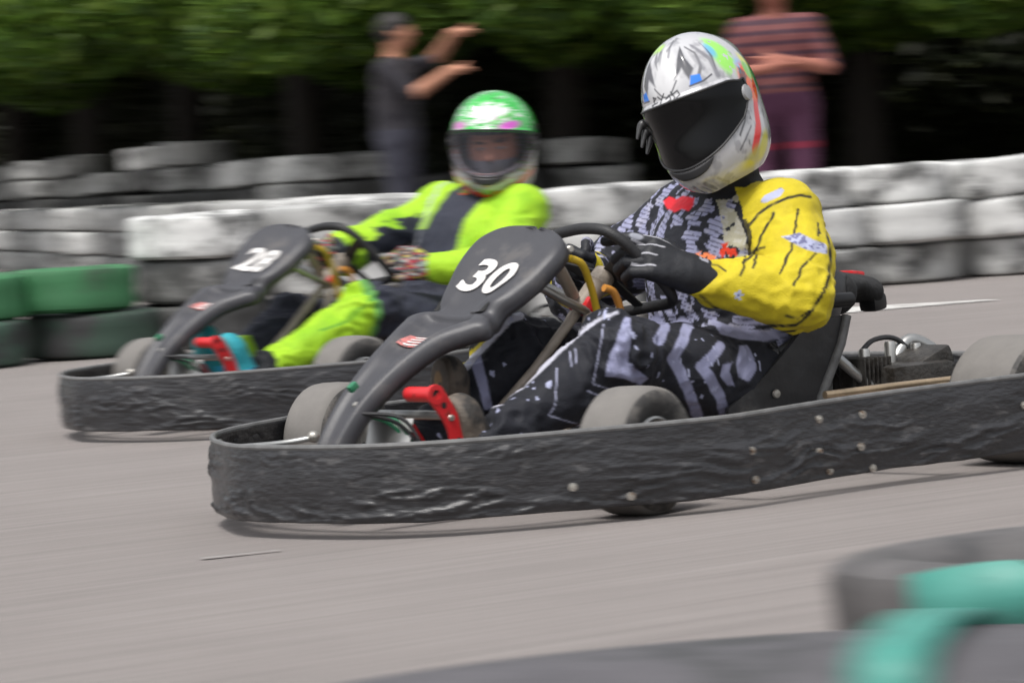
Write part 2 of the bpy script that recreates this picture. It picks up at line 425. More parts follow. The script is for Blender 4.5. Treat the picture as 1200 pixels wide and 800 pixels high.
def make_fairing(root, num):
    nu = len(FR) * 2 - 1; vs = [-1, -.97, -.93, -.88, -.8, -.7, -.6, -.5, -.38, -.25, -.12, 0, .12, .25, .38, .5, .6, .7, .8, .88, .93, .97, 1]
    V = []; Fc = []
    nv = len(vs)
    for a in range(nu):
        u = a / 2
        for v in vs:
            p, n = fair_pt(min(u, len(FR) - 1.001), v); V.append(p)
    # skirt of the moulding: side walls going back from the face
    k1 = len(V)
    for a in range(nu):
        u = min(a / 2, len(FR) - 1.001); k = u / (len(FR) - 1)
        dep = .026 + .008 * math.sin(min(1, k * 1.6) * math.pi * .5)
        for sgn in (-1, 1):
            p, n = fair_pt(u, sgn)
            V.append(p - n * dep * .5 + Vector((0, sgn * .003, 0))); V.append(p - n * dep - Vector((0, sgn * .004, 0))); V.append(p - n * (dep - .006) - Vector((0, sgn * .016, 0)))
    for a in range(nu - 1):
        for b in range(nv - 1):
            Fc.append((a * nv + b, a * nv + b + 1, (a + 1) * nv + b + 1, (a + 1) * nv + b))
        for si, col in ((0, 0), (1, nv - 1)):
            q = [a * nv + col, (a + 1) * nv + col]
            for j in range(3):
                r = [k1 + a * 6 + si * 3 + j, k1 + (a + 1) * 6 + si * 3 + j]
                Fc.append((q[0], q[1], r[1], r[0])); q = r
    # top cap wall
    a = nu - 1
    for b in range(nv - 1): pass
    o = add_mesh('front_fairing', np.array([tuple(p) for p in V]), Fc, M_['plastic'], root)
    bm = bmesh.new(); bm.from_mesh(o.data); 
    # extrude the top rim backwards so that the panel has a closed lip
    top = [bm.verts[i] if False else None for i in ()]
    bm.verts.ensure_lookup_table()
    rim = [bm.verts[a * nv + b] for b in range(nv)]
    nn = FR[-1][2]; prev = rim
    for dpt in (.02, .05):
        new = [bm.verts.new(v.co - nn * (dpt if dpt == .02 else .03) + Vector((-.006, 0, 0))) for v in prev]
        for b in range(nv - 1): bm.faces.new((prev[b], prev[b + 1], new[b + 1], new[b]))
        prev = new
    bmesh.ops.recalc_face_normals(bm, faces=bm.faces)
    for f in bm.faces: f.smooth = True
    bm.to_mesh(o.data); bm.free()
    sm = o.modifiers.new('thick', 'SOLIDIFY'); sm.thickness = .005; sm.offset = -1
    L = len(FR) - 1
    def on_face(u, yy, h): 
        i = min(u, L - .01); w = FR[int(i)][3]; return fair_pt(i, max(-1, min(1, yy / w)), h)[0]
    # arc-length table for laying flat marks on the panel
    S = [0]
    for i in range(L): S.append(S[-1] + (FR[i + 1][0] - FR[i][0]).length)
    S = np.array(S)
    def at_s(s): return float(np.interp(s, S, np.arange(L + 1)))
    # race number: reads from the driver's left hand side, top of the figures towards the top of the panel
    V2, F2 = text_mesh(num, .174, .16, .0046)
    s0 = S[56] - .038; pts = []
    for v in V2:
        yy = v.x * .84; ss = s0 + v.y * .74
        pts.append(on_face(at_s(ss), yy - .004, .0035))
    for k in range(len(pts)): pass
    nb = MB().add(pts, F2).build('race_number', M_['white'], o, sharp=None)
    # small worn emblem on the arm: pale red shield with grey strokes
    def quad(name, u0, u1, y0, y1, m, skew=0.):
        g = []; n = 5
        for a in range(n):
            for b in range(n):
                u = u0 + (u1 - u0) * a / (n - 1); g.append(on_face(u, y0 + (y1 - y0) * b / (n - 1) + skew * (a / (n - 1)), .0035))
        fs = [(a * n + b, a * n + b + 1, (a + 1) * n + b + 1, (a + 1) * n + b) for a in range(n - 1) for b in range(n - 1)]
        return (g, fs)
    d = MB()
    d.add(*quad('', 23.0, 26.2, -.045, .045, None)); d.build('emblem', M_['emblem'], o, sharp=None)
    d = MB()
    for k in range(4): d.add([p + Vector((.0005, 0, .0015)) for p in quad('', 23.3 + k * .75, 23.6 + k * .75, -.038 + .006 * k, .040 - .008 * (k % 2), None)[0]], quad('', 23, 24, 0, .1, None)[1])
    d.build('emblem_stripes', M_['white'], o, sharp=None)
    # raised nose ridge with slot, bolts
    for u, v in ((13.5, .1), (10, .2)):
        pass
    for (u, yy, rr) in ((12.0, .022, .0075), (76, .128, .0085)):
        p = on_face(u, yy, .002); i = int(min(u, L - 1)); n = FR[i][2]
        if u > 50: p = p - n * .028 + Vector((0, .012, 0)); n = Vector((0.2, 1, .1)).normalized()
        Mx = Matrix.Translation(p) @ n.to_track_quat('Z', 'Y').to_matrix().to_4x4()
        MB().lathe([(.0, .004), (rr * .7, .0038), (rr, .001), (rr, -.004)], Mx, 14).build('bolt', M_['bolt'], o)
    # two dark slots beside the shoulder of the moulding
    for y0 in (-.080, .062):
        sl = MB()
        pts = [on_face(39.0 + 5.5 * t, y0 + .018 * t * (1 if y0 > 0 else -1), .0022) for t in np.linspace(0, 1, 8)]
        wv = [.002, .007, .0085, .0085, .008, .007, .005, .001]
        g = []; 
        for p, w_ in zip(pts, wv): g += [p + Vector((0, w_, 0)), p - Vector((0, w_, 0))]
        sl.add(g, [(2 * i, 2 * i + 1, 2 * i + 3, 2 * i + 2) for i in range(7)])
        sl.build('slot', M_['dark'], o, sharp=None)
    return o
M_['emblem'] = pmat('emblem_red', (.52, .16, .15), .5, var=.25, vscale=40, dirt=(.1, .09, .09), dirt_amt=.35, dirt_scale=60)
M_['dark'] = pmat('recess_black', (.012, .012, .012), .8)

OUT = [(1.125, 0), (1.10, .20), (1.04, .35), (.945, .455), (.80, .535), (.66, .590), (.52, .640), (.37, .672), (.22, .662), (.08, .652), (-.1, .660), (-.4, .700), (-.68, .715), (-.84, .66), (-.91, .5), (-.93, .2)]
OUT = OUT + [(-.935, 0)] + [(x, -y) for x, y in reversed(OUT[6:])] + [(.66, -.575), (.80, -.505), (.92, -.415), (1.01, -.295), (1.08, -.155)]
def make_skirt(root, seed, rimw=.006):
    P = spline([Vector((x, y, 0)) for x, y in OUT], 40, True); n = len(P)
    # perimeter distances
    S = [0]
    for i in range(n): S.append(S[-1] + (P[(i + 1) % n] - P[i]).length)
    rows = 40; V = np.zeros((n, rows, 3)); 
    nr = []
    for i in range(n):
        t = (P[(i + 1) % n] - P[i - 1]).normalized(); nr.append((t.y, -t.x))
    nr = np.array(nr)
    if (nr[0] @ np.array([1, 0])) < 0: nr = -nr
    px = np.array([p.x for p in P]); py = np.array([p.y for p in P]); s = np.array(S[:n])
    zt = np.interp(-px, [-1.1, -.4, .5, .9], [.186, .188, .203, .205]); zb = np.interp(-px, [-1.1, -.5, .4, .9], [.034, .030, .040, .05])
    tt = np.linspace(0, 1, rows)
    for j, t in enumerate(tt):
        z = zb + (zt - zb) * t
        Q = np.stack([s * 5, np.full(n, z.mean() * 26), np.full(n, seed * 3.1)], 1)
        Q2 = np.stack([s * 11 + z * 24 * np.sin(s * 2.3), z * 62 + fbm(np.stack([s * 6, z * 10, s * 0], 1), 1, seed + 2, 2) * 2.5, np.full(n, seed * 5.7)], 1)
        wv = fbm(Q, 1, seed, 3); cr = 1 - np.abs(fbm(Q2, 1, seed + 5, 3)) * 3
        cr = np.clip(cr - .25, 0, 1) * 1.3
        low = (1 - t) ** .6 * .8 + .35
        edge = min(1, (1 - t) * 7) 
        bul = .006 * math.sin(t * math.pi)
        d = (wv * .0052 + cr * .0085 * low * sstep(.0, .35, fbm(Q, .9, seed + 9, 2) + .25 * (1 - t))) * edge * min(1, t * 9 + .12) + bul
        V[:, j, 0] = px + nr[:, 0] * d; V[:, j, 1] = py + nr[:, 1] * d
        zz = z + (fbm(Q[:, [0, 2, 1]], 2.2, seed + 3, 2) * .0035 if j == 0 else 0)
        V[:, j, 2] = zz
    # step where the front band laps over the side band
    lap = ((px > .36)).astype(float) * .007
    V[:, :, 0] += (nr[:, 0] * lap)[:, None]; V[:, :, 1] += (nr[:, 1] * lap)[:, None]
    V = V.reshape(-1, 3); Fc = []
    I = np.arange(n); J = (I + 1) % n
    for j in range(rows - 1):
        Fc.append(np.stack([I * rows + j, J * rows + j, J * rows + j + 1, I * rows + j + 1], 1))
    o = add_mesh('rubber_skirt', V, np.concatenate(Fc), M_['rubber'], root)
    sm = o.modifiers.new('thick', 'SOLIDIFY'); sm.thickness = .009; sm.offset = -1
    # worn bead along the top edge
    bp = [(px[i] + nr[i, 0] * (lap[i] - .003), py[i] + nr[i, 1] * (lap[i] - .003), zt[i]) for i in range(0, n, 4)]
    MB().tube(bp, .0062, 8, closed=True).build('top_bead', M_['bead'], o)
    # bolts with washers along the near side
    def on(x0, side, f, rr):
        k = min((i for i in range(n) if (py[i] > 0) == (side > 0)), key=lambda i: abs(px[i] - x0))
        z = zb[k] + (zt[k] - zb[k]) * f; jj = int(round(f * (rows - 1))); c = V.reshape(n, rows, 3)[k, jj]
        nv = Vector((nr[k, 0], nr[k, 1], 0)); Mx = Matrix.Translation(Vector(c) + nv * .0015) @ nv.to_track_quat('Z', 'Y').to_matrix().to_4x4()
        b = MB().lathe([(0, .006), (rr * .45, .0058), (rr * .5, .002), (rr, .0015), (rr * 1.05, -.003)], Mx, 14).build('bolt', M_['bolt'], o)
    for x0, f in ((.355, .55), (.345, .15), (.145, .80), (.155, .38), (.02, .78), (.035, .36), (.12, .1), (.0, .06), (-.40, .62), (-.42, .25), (.62, .12), (.73, .30)):
        on(x0, 1, f, .0085)
        if x0 in (.355, .145, .62): on(x0, -1, f, .0085)
    return o
M_['bead'] = pmat('bead_worn_rubber', (.13, .13, .13), .5, var=.4, vscale=30)

def make_wheel(parent_root, name, c, rad, width, steer, side, spin=0):
    # axis along local y
    prof = []
    hw = width / 2
    sh = .020
    prof = [(rad * .52, hw * .80), (rad * .60, hw * .93), (rad * .78, hw * 1.0), (rad * .90, hw * .97), (rad - .008, hw * .88), (rad - .002, hw * .78), (rad, hw * .55), (rad + .001, 0),
            (rad, -hw * .55), (rad - .002, -hw * .78), (rad - .008, -hw * .88), (rad * .90, -hw * .97), (rad * .78, -hw), (rad * .60, -hw * .93), (rad * .52, -hw * .80)]
    Mx = Matrix.Translation(Vector(c)) @ Matrix.Rotation(steer, 4, 'Z') @ Matrix.Rotation(R(-90), 4, 'X')
    V = MB().lathe(prof, Mx, 64)
    k = len(prof)
    w = V.build(name, None, parent_root, sharp=45)
    w.data.materials.append(M_['tyre']); w.data.materials.append(M_['tread'])
    mi = np.zeros(len(w.data.polygons), dtype=np.int32); A = 64
    for i in range(64):
        for a in range(4, k - 5): mi[i * (k - 1) + a] = 1
    w.data.polygons.foreach_set('material_index', mi)
    rim = MB().lathe([(rad * .54, hw * .82), (rad * .50, hw * .86), (rad * .47, hw * .78), (rad * .43, hw * .3), (rad * .2, hw * .22), (rad * .17, hw * .5), (0.0, hw * .52)], Mx, 40)
    rim.lathe([(rad * .54, -hw * .82), (rad * .50, -hw * .86), (rad * .47, -hw * .78), (rad * .43, -hw * .3), (rad * .43, hw * .3)], Mx, 40)
    rim.build('rim', M_['alu'], w)
    return w

def make_steering_wheel(root, roll=R(8)):
    C = Vector((.15, 0, .477)); n = Vector((-.74, 0, .67)).normalized(); up = Vector((.67, 0, .74)).normalized(); h = Vector((0, 1, 0))
    h2 = h * math.cos(roll) + up * math.sin(roll); up2 = up * math.cos(roll) - h * math.sin(roll)
    pl = [(-.150, .02), (-.146, .070), (-.120, .108), (-.060, .125), (0, .128), (.060, .125), (.120, .108), (.146, .070), (.150, .02), (.152, -.04), (.142, -.092), (.115, -.118), (.05, -.120), (0, -.120), (-.05, -.120), (-.115, -.118), (-.142, -.092), (-.152, -.04)]
    P = lambda a, b, d=0: C + h2 * a + up2 * b + n * d
    sw = MB().tube([P(a, b) for a, b in pl], .0125, 14, closed=True, smoothn=5).build('steering_wheel', M_['grip'], root)
    sp = MB()
    for a0, b0, a1, b1 in ((0, -.01, -.142, .045), (0, -.01, .142, .045), (0, -.01, 0, -.115)):
        A = P(a0, b0, -.012); B = P(a1, b1, -.002); d = (B - A); L = d.length; d.normalize(); wd = d.cross(n).normalized()
        ws = .017
        V = []; Fc = []
        for t in (0, .5, 1):
            for sg in (-1, 1):
                for e in (-.002, .002): V.append(A + d * L * t + wd * ws * sg * (1.25 - .35 * t) + n * e)
        for s_ in range(2):
            b = s_ * 4
            Fc += [(b, b + 2, b + 6, b + 4), (b + 1, b + 5, b + 7, b + 3), (b, b + 4, b + 5, b + 1), (b + 2, b + 3, b + 7, b + 6)]
        Fc += [(0, 1, 3, 2), (8, 10, 11, 9)]
        sp.add(V, Fc)
    sp.build('spoke', M_['black'], sw)
    hl = None
    for sg in (-1, 1):
        for t in (.35, .58, .8):
            q = P(sg * .142 * t, -.01 + .055 * t, -.004 * t - .009 + .004); Mx = Matrix.Translation(q + n * .004) @ n.to_track_quat('Z', 'Y').to_matrix().to_4x4()
            MB().lathe([(0, .0006), (.0085, .0005), (.009, 0)], Mx, 14).build('spoke_hole', M_['bolt'], sw)
    Mx = Matrix.Translation(C - n * .03) @ n.to_track_quat('Z', 'Y').to_matrix().to_4x4()
    MB().lathe([(0, .028), (.020, .027), (.026, .022), (.027, -.006), (.030, -.012), (.024, -.02), (.022, -.075), (.018, -.085), (0, -.085)], Mx, 24).build('hub', M_['beige'], sw)
    return C, n

def make_pedal(root, y0, y1, x0, z0, flat=False):
    p = MB(); p.tube([(x0, y0, z0), (x0, y1 + .002, z0)], .0165, 20)
    o = p.build('pedal', M_['red'], root)
    # curved drilled arm on the left end: ring of faces round each hole
    path = [Vector((x0, 0, z0)), Vector((x0 - .022, 0, z0 - .030)), Vector((x0 - .045, 0, z0 - .075)), Vector((x0 - .052, 0, z0 - .125)), Vector((x0 - .045, 0, z0 - .175)), Vector((x0 - .035, 0, z0 - .21))]
    sp = spline(path, 6); wd = np.interp(np.linspace(0, 1, len(sp)), [0, .3, .7, 1], [.021, .018, .019, .022])
    for yy in (y1, y0) if not flat else (y1,):
        a = MB(); L_, R2 = [], []
        for i, q in enumerate(sp):
            t = (sp[min(i + 1, len(sp) - 1)] - sp[max(0, i - 1)]).normalized(); s_ = Vector((t.z, 0, -t.x)); L_.append(q + s_ * wd[i]); R2.append(q - s_ * wd[i])
        head = [sp[0] + Vector((math.cos(q) * .021, 0, math.sin(q) * .021)) for q in np.linspace(.6, 2.9, 7)]
        poly = L_ + R2[::-1]
        poly2 = [(v.x, v.z) for v in poly]
        Mx = Matrix(((1, 0, 0, 0), (0, 0, 1, yy), (0, 1, 0, 0), (0, 0, 0, 1)))
        n = len(sp)
        V = []; Fc = []
        for k, th in ((0, -.004), (1, .004)):
            for i in range(n): V += [(L_[i].x, yy + th, L_[i].z), (R2[i].x, yy + th, R2[i].z)]
        for i in range(n - 1):
            b = 2 * i; c = 2 * n + 2 * i
            Fc += [(b, b + 2, b + 3, b + 1), (c, c + 1, c + 3, c + 2), (b, c, c + 2, b + 2), (b + 1, b + 3, c + 3, c + 1)]
        Fc += [(0, 1, 2 * n + 1, 2 * n), (2 * n - 2, 4 * n - 2, 4 * n - 1, 2 * n - 1)]
        a.add(V, Fc); 
        Mh = Matrix.Translation((x0, yy, z0)) @ Matrix.Rotation(R(-90), 4, 'X')
        a.lathe([(.010, -.0045), (.021, -.0045), (.022, 0), (.021, .0055), (.010, .0055), (.009, 0)], Mh, 20, closed=True)
        a.build('pedal_arm', M_['red'], o)
        h = MB(); hb = MB()
        for i, rr in ((5, .0065), (9, .0075), (15, .0065), (20, .004)):
            Mq = Matrix.Translation((sp[i].x, yy + .0042, sp[i].z)) @ Matrix.Rotation(R(-90), 4, 'X')
            MB().lathe([(0, .0008), (rr, .0006), (rr * 1.05, -.001)] if i != 9 else [(0, .004), (rr * .8, .0035), (rr, 0)], Mq, 16).build('bolt' if i == 9 else 'drilled_hole', M_['bolt' if i == 9 else 'dark'], o)
        MB().lathe([(0, .004), (.0095, .0035)], Matrix.Translation((x0, yy + .0, z0)) @ Matrix.Rotation(R(-90), 4, 'X'), 16).build('drilled_hole', M_['dark'], o)
    return o

def make_kart(num, label, seed, steer):
    X, Y, a = KARTS[num]
    root = empty('go_kart', (X, Y, 0), math.pi + a)
    tag(root, label, 'go kart', 'racing go karts on the track')
    make_skirt(root, seed)
    make_fairing(root, str(num))
    for c, s_ in (((.525, .525, .130), 1), ((.525, -.54, .130), -1)):
        make_wheel(root, 'front_wheel', c, .131, .125, steer, s_)
    for c in ((-.525, .57, .14), (-.525, -.57, .14)):
        make_wheel(root, 'rear_wheel', c, .140, .20, 0, 1)
    fr = MB()
    for sg in (-1, 1):
        fr.tube([(.98, sg * .20, .13), (.80, sg * .20, .075), (.45, sg * .21, .06), (.1, sg * .30, .06), (-.35, sg * .32, .07), (-.62, sg * .30, .11)], .015, 12, smoothn=5)
        fr.tube([(.90, sg * .40, .12), (.80, sg * .46, .115), (.66, sg * .49, .115)], .011, 10, smoothn=4)
        fr.tube([(.28, sg * .58, .11), (.28, sg * .28, .07)], .011, 10); fr.tube([(-.22, sg * .62, .12), (-.22, sg * .30, .07)], .011, 10)
        fr.tube([(.28, sg * .60, .12), (-.25, sg * .62, .13)], .012, 10)
        fr.tube([(.525, sg * .22, .085), (.525, sg * .44, .115)], .014, 10)
        fr.tube([(.48, sg * .46, .12), (.46, sg * .1, .11)], .006, 8)
    fr.tube([(.90, -.40, .12), (1.0, -.27, .125), (1.05, 0, .128), (1.0, .27, .125), (.90, .40, .12)], .013, 12, smoothn=6)
    fr.tube([(.525, -.23, .075), (.525, .23, .075)], .013); fr.tube([(-.12, -.31, .065), (-.12, .31, .065)], .014); fr.tube([(-.45, -.31, .08), (-.45, .31, .08)], .014)
    fr.tube([(-.78, -.5, .13), (-.84, -.3, .13), (-.84, .3, .13), (-.78, .5, .13)], .014, smoothn=5)
    fr.build('frame', M_['black'], root)
    # pale stay in the nose with a ball joint
    st = MB(); st.tube([(.985, -.34, .165), (1.03, -.18, .172), (1.0, -.05, .180), (.955, .0, .188)], .0065, 10, smoothn=5); st.build('nose_stay', M_['steel'], root)
    st2 = MB(); st2.tube([(.94, -.385, .170), (1.0, -.30, .172), (1.03, -.22, .172)], .007, 8); st2.build('nose_stay', M_['steel'], root)
    bj = bmesh.new(); bmesh.ops.create_uvsphere(bj, u_segments=14, v_segments=10, radius=.013)
    add_mesh('ball_joint', np.array([tuple(v.co + Vector((.955, .0, .190))) for v in bj.verts]), [[v.index for v in f.verts] for f in bj.faces], M_['bolt'], root); bj.free()
    # floor pan
    MB().box((.32, 0, .045), (.86, .42, .006), bev=.002).build('floor_pan', M_['floor'], root)
    # pale sheet and hoses behind the nose
    MB().box((.80, .045, .16), (.004, .12, .11), Euler((0, R(-18), R(14))), .0015).build('nose_plate', M_['alu'], root)
    for k in range(4):
        q = k * .012
        MB().tube([(.86, .01 + q, .23), (.80, .05 + q * 1.4, .205 + .01 * (k % 2)), (.77, .09 + q, .15), (.74, .09 + q * .6, .07)], .0042, 8, smoothn=6).build('hose', M_['green'] if k < 2 else M_['grip'], root)
    MB().box((.862, .02, .285), (.022, .016, .016), Euler((0, R(35), 0)), .004).build('bracket', M_['green'], root)
    # steering
    C, n = make_steering_wheel(root)
    MB().tube([C - n * .10, C - n * .30, (.56, .0, .13)], .0115, 14).build('steering_column', M_['beige'], root)
    cs = MB().tube([(.37, -.088, .505), (.30, -.06, .46), (.225, -.02, .415)], .0125, 12)
    cs.tube([(.425, .03, .490), (.32, .04, .43), (.225, .02, .392)], .010, 12)
    cs.build('column_support', M_['steel'], root)
    su = MB().tube([(.225, -.02, .405), (.33, -.10, .20), (.38, -.14, .08)], .010, 12); su.tube([(.225, .02, .395), (.35, .08, .18), (.38, .10, .08)], .010, 12)
    su.build('column_support', M_['beige'], root)
    MB().box((.222, 0, .405), (.034, .062, .034), Euler((0, R(-40), 0)), .007).build('column_clamp', M_['red'], root)
    MB().tube([(.33, .10, .515), (.295, .095, .50), (.26, .075, .455), (.235, .06, .40), (.225, .06, .35), (.225, .07, .30)], .0085, 10, smoothn=6).build('hose', M_['yellow_hose'], root)
    MB().tube([(.235, .09, .445), (.21, .09, .435), (.19, .085, .40), (.185, .08, .37)], .0085, 10, smoothn=6).build('hose', M_['orange'], root)
    MB().tube([(.36, .06, .54), (.30, .03, .48), (.25, .0, .43)], .014, 12).build('column_support', M_['beige'], root)
    make_pedal(root, .085, .175, .765, .262, True)
    make_pedal(root, -.105, -.02, .70, .175, True)
    bar = MB().tube([(.735, -.16, .215), (.725, .17, .215)], .010, 12); bar.build('pedal_bar', M_['steel'], root)
    # seat
    seat(root)
    # axle, engine, tank
    ax = MB().tube([(-.525, -.50, .14), (-.525, .50, .14)], .020, 18); ax.build('rear_axle', M_['steel'], root)
    bd = MB()
    bd.lathe([(.02, -.004), (.085, -.004), (.088, 0), (.085, .004), (.02, .004)], Matrix.Translation((-.525, .02, .14)) @ Matrix.Rotation(R(90), 4, 'X'), 36); bd.build('brake_disc', M_['alu'], root)
    eng = MB()
    eng.box((-.52, .20, .155), (.20, .17, .13), bev=.02)
    eng.box((-.58, .20, .215), (.10, .13, .05), Euler((0, R(20), 0)), .012)
    eng.lathe([(0, .05), (.03, .05), (.034, .04), (.034, -.03), (.040, -.034), (.040, -.05), (0, -.05)], Matrix.Translation((-.64, .13, .20)) @ Matrix.Rotation(R(80), 4, 'X'), 24)
    for k in range(5): eng.box((-.52 + (k - 2) * .036, .113, .16), (.010, .008, .10), bev=.003)
    e = eng.build('engine', M_['engine'], root)
    fin = MB()
    for k in range(7): fin.box((-.45 + k * .013, .19, .205), (.005, .11, .07), bev=.0012)
    fin.box((-.41, .19, .20), (.10, .05, .06), bev=.01); fin.build('cylinder_fins', M_['engine'], e)
    for px_, pz in ((-.44, .235), (-.52, .245), (-.60, .235)):
        MB().lathe([(0, .022), (.011, .022), (.013, .016), (.013, -.05), (0, -.05)], Matrix.Translation((px_, .17, pz)), 16).build('engine_cap', M_['alu'], e)
    MB().tube([(-.56, .14, .22), (-.61, .14, .262), (-.67, .16, .23), (-.70, .18, .17)], .016, 12, smoothn=6).build('exhaust', M_['steel'], e)
    MB().tube([(-.46, .14, .25), (-.51, .13, .272), (-.57, .14, .268), (-.62, .17, .21)], .006, 8, smoothn=6).build('cable', M_['grip'], e)
    MB().tube([(-.40, .14, .24), (-.37, .16, .21), (-.38, .22, .14)], .008, 8, smoothn=6).build('cable', M_['grip'], e)
    MB().tube([(-.17, .33, .178), (-.36, .345, .180), (-.58, .36, .18)], .009, 12).build('engine_guard', M_['brass'], root)
    MB().tube([(-.30, .20, .27), (-.36, .22, .21), (-.45, .25, .13)], .012, 10).build('seat_stay', M_['steel'], root)
    return root

def seat(root):
    """bucket seat: shell lofted from section outlines (right side, floor, left side) running from the front lip up the back"""
    st = [ # x, z centre, half width, side height (toward the inside normal), nx, nz
        (.075, .075, .165, .055, 0, 1), (.0, .062, .185, .10, 0, 1), (-.10, .060, .195, .15, .05, 1), (-.20, .070, .20, .20, .25, .97),
        (-.275, .115, .20, .22, .62, .78), (-.315, .185, .20, .19, .88, .48), (-.345, .26, .20, .14, .95, .3), (-.375, .33, .195, .10, .96, .27), (-.405, .385, .185, .075, .96, .27), (-.425, .415, .165, .05, .9, .4)]
    P = spline([Vector((x, z, w)) for x, z, w, h, a, b in st], 4); Q = spline([Vector((h, a, b)) for x, z, w, h, a, b in st], 4)
    V = []; m = 25
    for p, q in zip(P, Q):
        nrm = Vector((q.y, 0, q.z)).normalized()
        for k in range(m):
            t = k / (m - 1) * 2 - 1; at = abs(t)
            # U section
            if at < .62: yy = t / .62 * p.z * .93; hh = .012 * (at / .62) ** 3
            else:
                f = (at - .62) / .38; yy = math.copysign(p.z * (.93 + .07 * math.sin(min(1, f * 2) * math.pi / 2) + .03 * f), t); hh = .012 + q.x * f
            V.append(Vector((p.x, yy, p.y)) + nrm * hh)
    n = len(P); Fc = [(i * m + k, i * m + k + 1, (i + 1) * m + k + 1, (i + 1) * m + k) for i in range(n - 1) for k in range(m - 1)]
    s = add_mesh('seat', np.array([tuple(v) for v in V]), Fc, M_['seat'], root)
    md = s.modifiers.new('thick', 'SOLIDIFY'); md.thickness = .008; md.offset = 0
    # flat side wing between seat and frame as on the rental kart
    wing = MB(); Mx = lambda y: Matrix(((1, 0, 0, 0), (0, 0, 1, y), (0, 1, 0, 0), (0, 0, 0, 1)))
    for y in (.222, -.222):
        wing.plate([(.03, .09), (.02, .165), (-.06, .205), (-.118, .247), (-.175, .29), (-.225, .333), (-.346, .342), (-.324, .28), (-.254, .165), (-.24, .09)], .010, Mx(y))
    w = wing.build('seat_side_panel', M_['seat'], s, sharp=30)
    e = MB().tube([(-.340, .229, .34), (-.318, .229, .28), (-.248, .229, .165), (-.235, .229, .09)], .011, 10); e.build('seat_edge', M_['bead'], s)
    MB().tube([(-.17, .235, .372), (-.27, .24, .377), (-.345, .24, .375)], .0165, 16).build('seat_tube', M_['black'], s)
    # head pad / rear cowl behind the shoulders
    S = SDF((-.72, -.26, .28), (-.30, .28, .52), .009)
    S.cone((-.40, -.16, .385), (-.40, .13, .385), .045, .05, k=.02); S.ell((-.47, -.01, .400), (.095, .15, .036), Euler((0, R(-6), 0)), k=.03)
    S.cone((-.54, -.11, .385), (-.54, .10, .385), .026, .028, k=.03)
    v, q = S.mesh(); v = relax(v, q, 2); v = v + vnormals(v, q) * (fbm(v, 22, 4, 3) * .006)[:, None]
    p = add_mesh('back_pad', v, q, M_['foam'], root)
    MB().box((-.535, .02, .422), (.04, .09, .014), Euler((0, R(-8), 0)), .006).build('pad_badge', M_['red'], p)
    MB().box((-.55, .09, .355), (.05, .05, .04), Euler((0, R(5), R(10))), .012).build('pad_mount', M_['black'], p)
    for yy in (.225,):
        MB().lathe([(0, .006), (.009, .005), (.010, 0)], Matrix.Translation((-.115, yy + .006, .185)) @ Matrix.Rotation(R(-90), 4, 'X'), 14).build('bolt', M_['bolt'], s)
M_['cloth'] = pmat('race_suit', rough=.7, var=.10, vscale=40, bump=.2, bscale=260, attr='paint', spec=.3, sheen=.04)
M_['shellpaint'] = pmat('helmet_paint', rough=.18, var=.04, vscale=20, attr='paint', coat=.8, rvar=.05)
M_['visor_dark'] = pmat('dark_visor', (.003, .003, .0035), .13, var=.1, coat=.0, rvar=.03, spec=.22)
M_['gasket'] = pmat('gasket', (.02, .02, .022), .5)
M_['glove'] = pmat('glove', rough=.6, var=.12, vscale=50, bump=.15, bscale=260, attr='paint', spec=.4)
M_['boot'] = pmat('boot', rough=.7, var=.2, vscale=30, bump=.25, bscale=120, attr='paint')
M_['skin'] = pmat('skin', (.52, .27, .18), .55, var=.1, vscale=20)
def visor_clear():
    m = bpy.data.materials.new('clear_visor'); N, L = nodes(m); b = N['Principled BSDF']; tr = N.new('ShaderNodeBsdfTransparent'); mx = N.new('ShaderNodeMixShader')
    b.inputs['Base Color'].default_value = (.16, .17, .2, 1); b.inputs['Roughness'].default_value = .06
    tr.inputs[0].default_value = (.80, .78, .80, 1); mx.inputs[0].default_value = .10
    L.new(tr.outputs[0], mx.inputs[1]); L.new(b.outputs[0], mx.inputs[2]); L.new(mx.outputs[0], N['Material Output'].inputs['Surface'])
    return m
M_['visor_clear'] = visor_clear()

# ---------------------------------------------------------------- helmet: star shaped shell, painted by direction
SHELL = dict(c=(-.012, 0, .012), r=(.150, .124, .138))
def helmet_radius(D):
    """distance from the centre to the outer surface along unit directions D (marching by bisection on a small analytic field)"""
    def f(P):
        x, y, z = P[:, 0], P[:, 1], P[:, 2]
        def el(c, r):
            a = (x - c[0]) / r[0]; b = (y - c[1]) / r[1]; e = (z - c[2]) / r[2]
            k0 = np.sqrt(a * a + b * b + e * e); k1 = np.sqrt((a / r[0]) ** 2 + (b / r[1]) ** 2 + (e / r[2]) ** 2) + 1e-9
            return k0 * (k0 - 1) / k1
        def sm(a, b, k):
            h = np.maximum(k - np.abs(a - b), 0) / k; return np.minimum(a, b) - h * h * k * .25
        d = el(SHELL['c'], SHELL['r'])
        d = sm(d, el((.058, 0, -.085), (.105, .096, .078)), .05)          # chin bar
        d = sm(d, el((.110, 0, -.112), (.052, .045, .034)), .03)          # chin prow
        d = sm(d, el((-.02, 0, -.09), (.11, .108, .085)), .05)            # cheeks and neck roll
        d = sm(d, el((-.10, 0, .06), (.075, .075, .055)), .03)            # rear spoiler swelling
        b = z + .165 + .12 * np.clip(-x, -.2, .05)
        d = np.maximum(d, -(z + .158 - .25 * np.minimum(x, 0) * 0) + 0)
        return d
    lo = np.full(len(D), .03); hi = np.full(len(D), .26)
    for _ in range(22):
        m = (lo + hi) / 2; ins = f(D * m[:, None]) < 0
        lo = np.where(ins, m, lo); hi = np.where(ins, hi, m)
    return lo
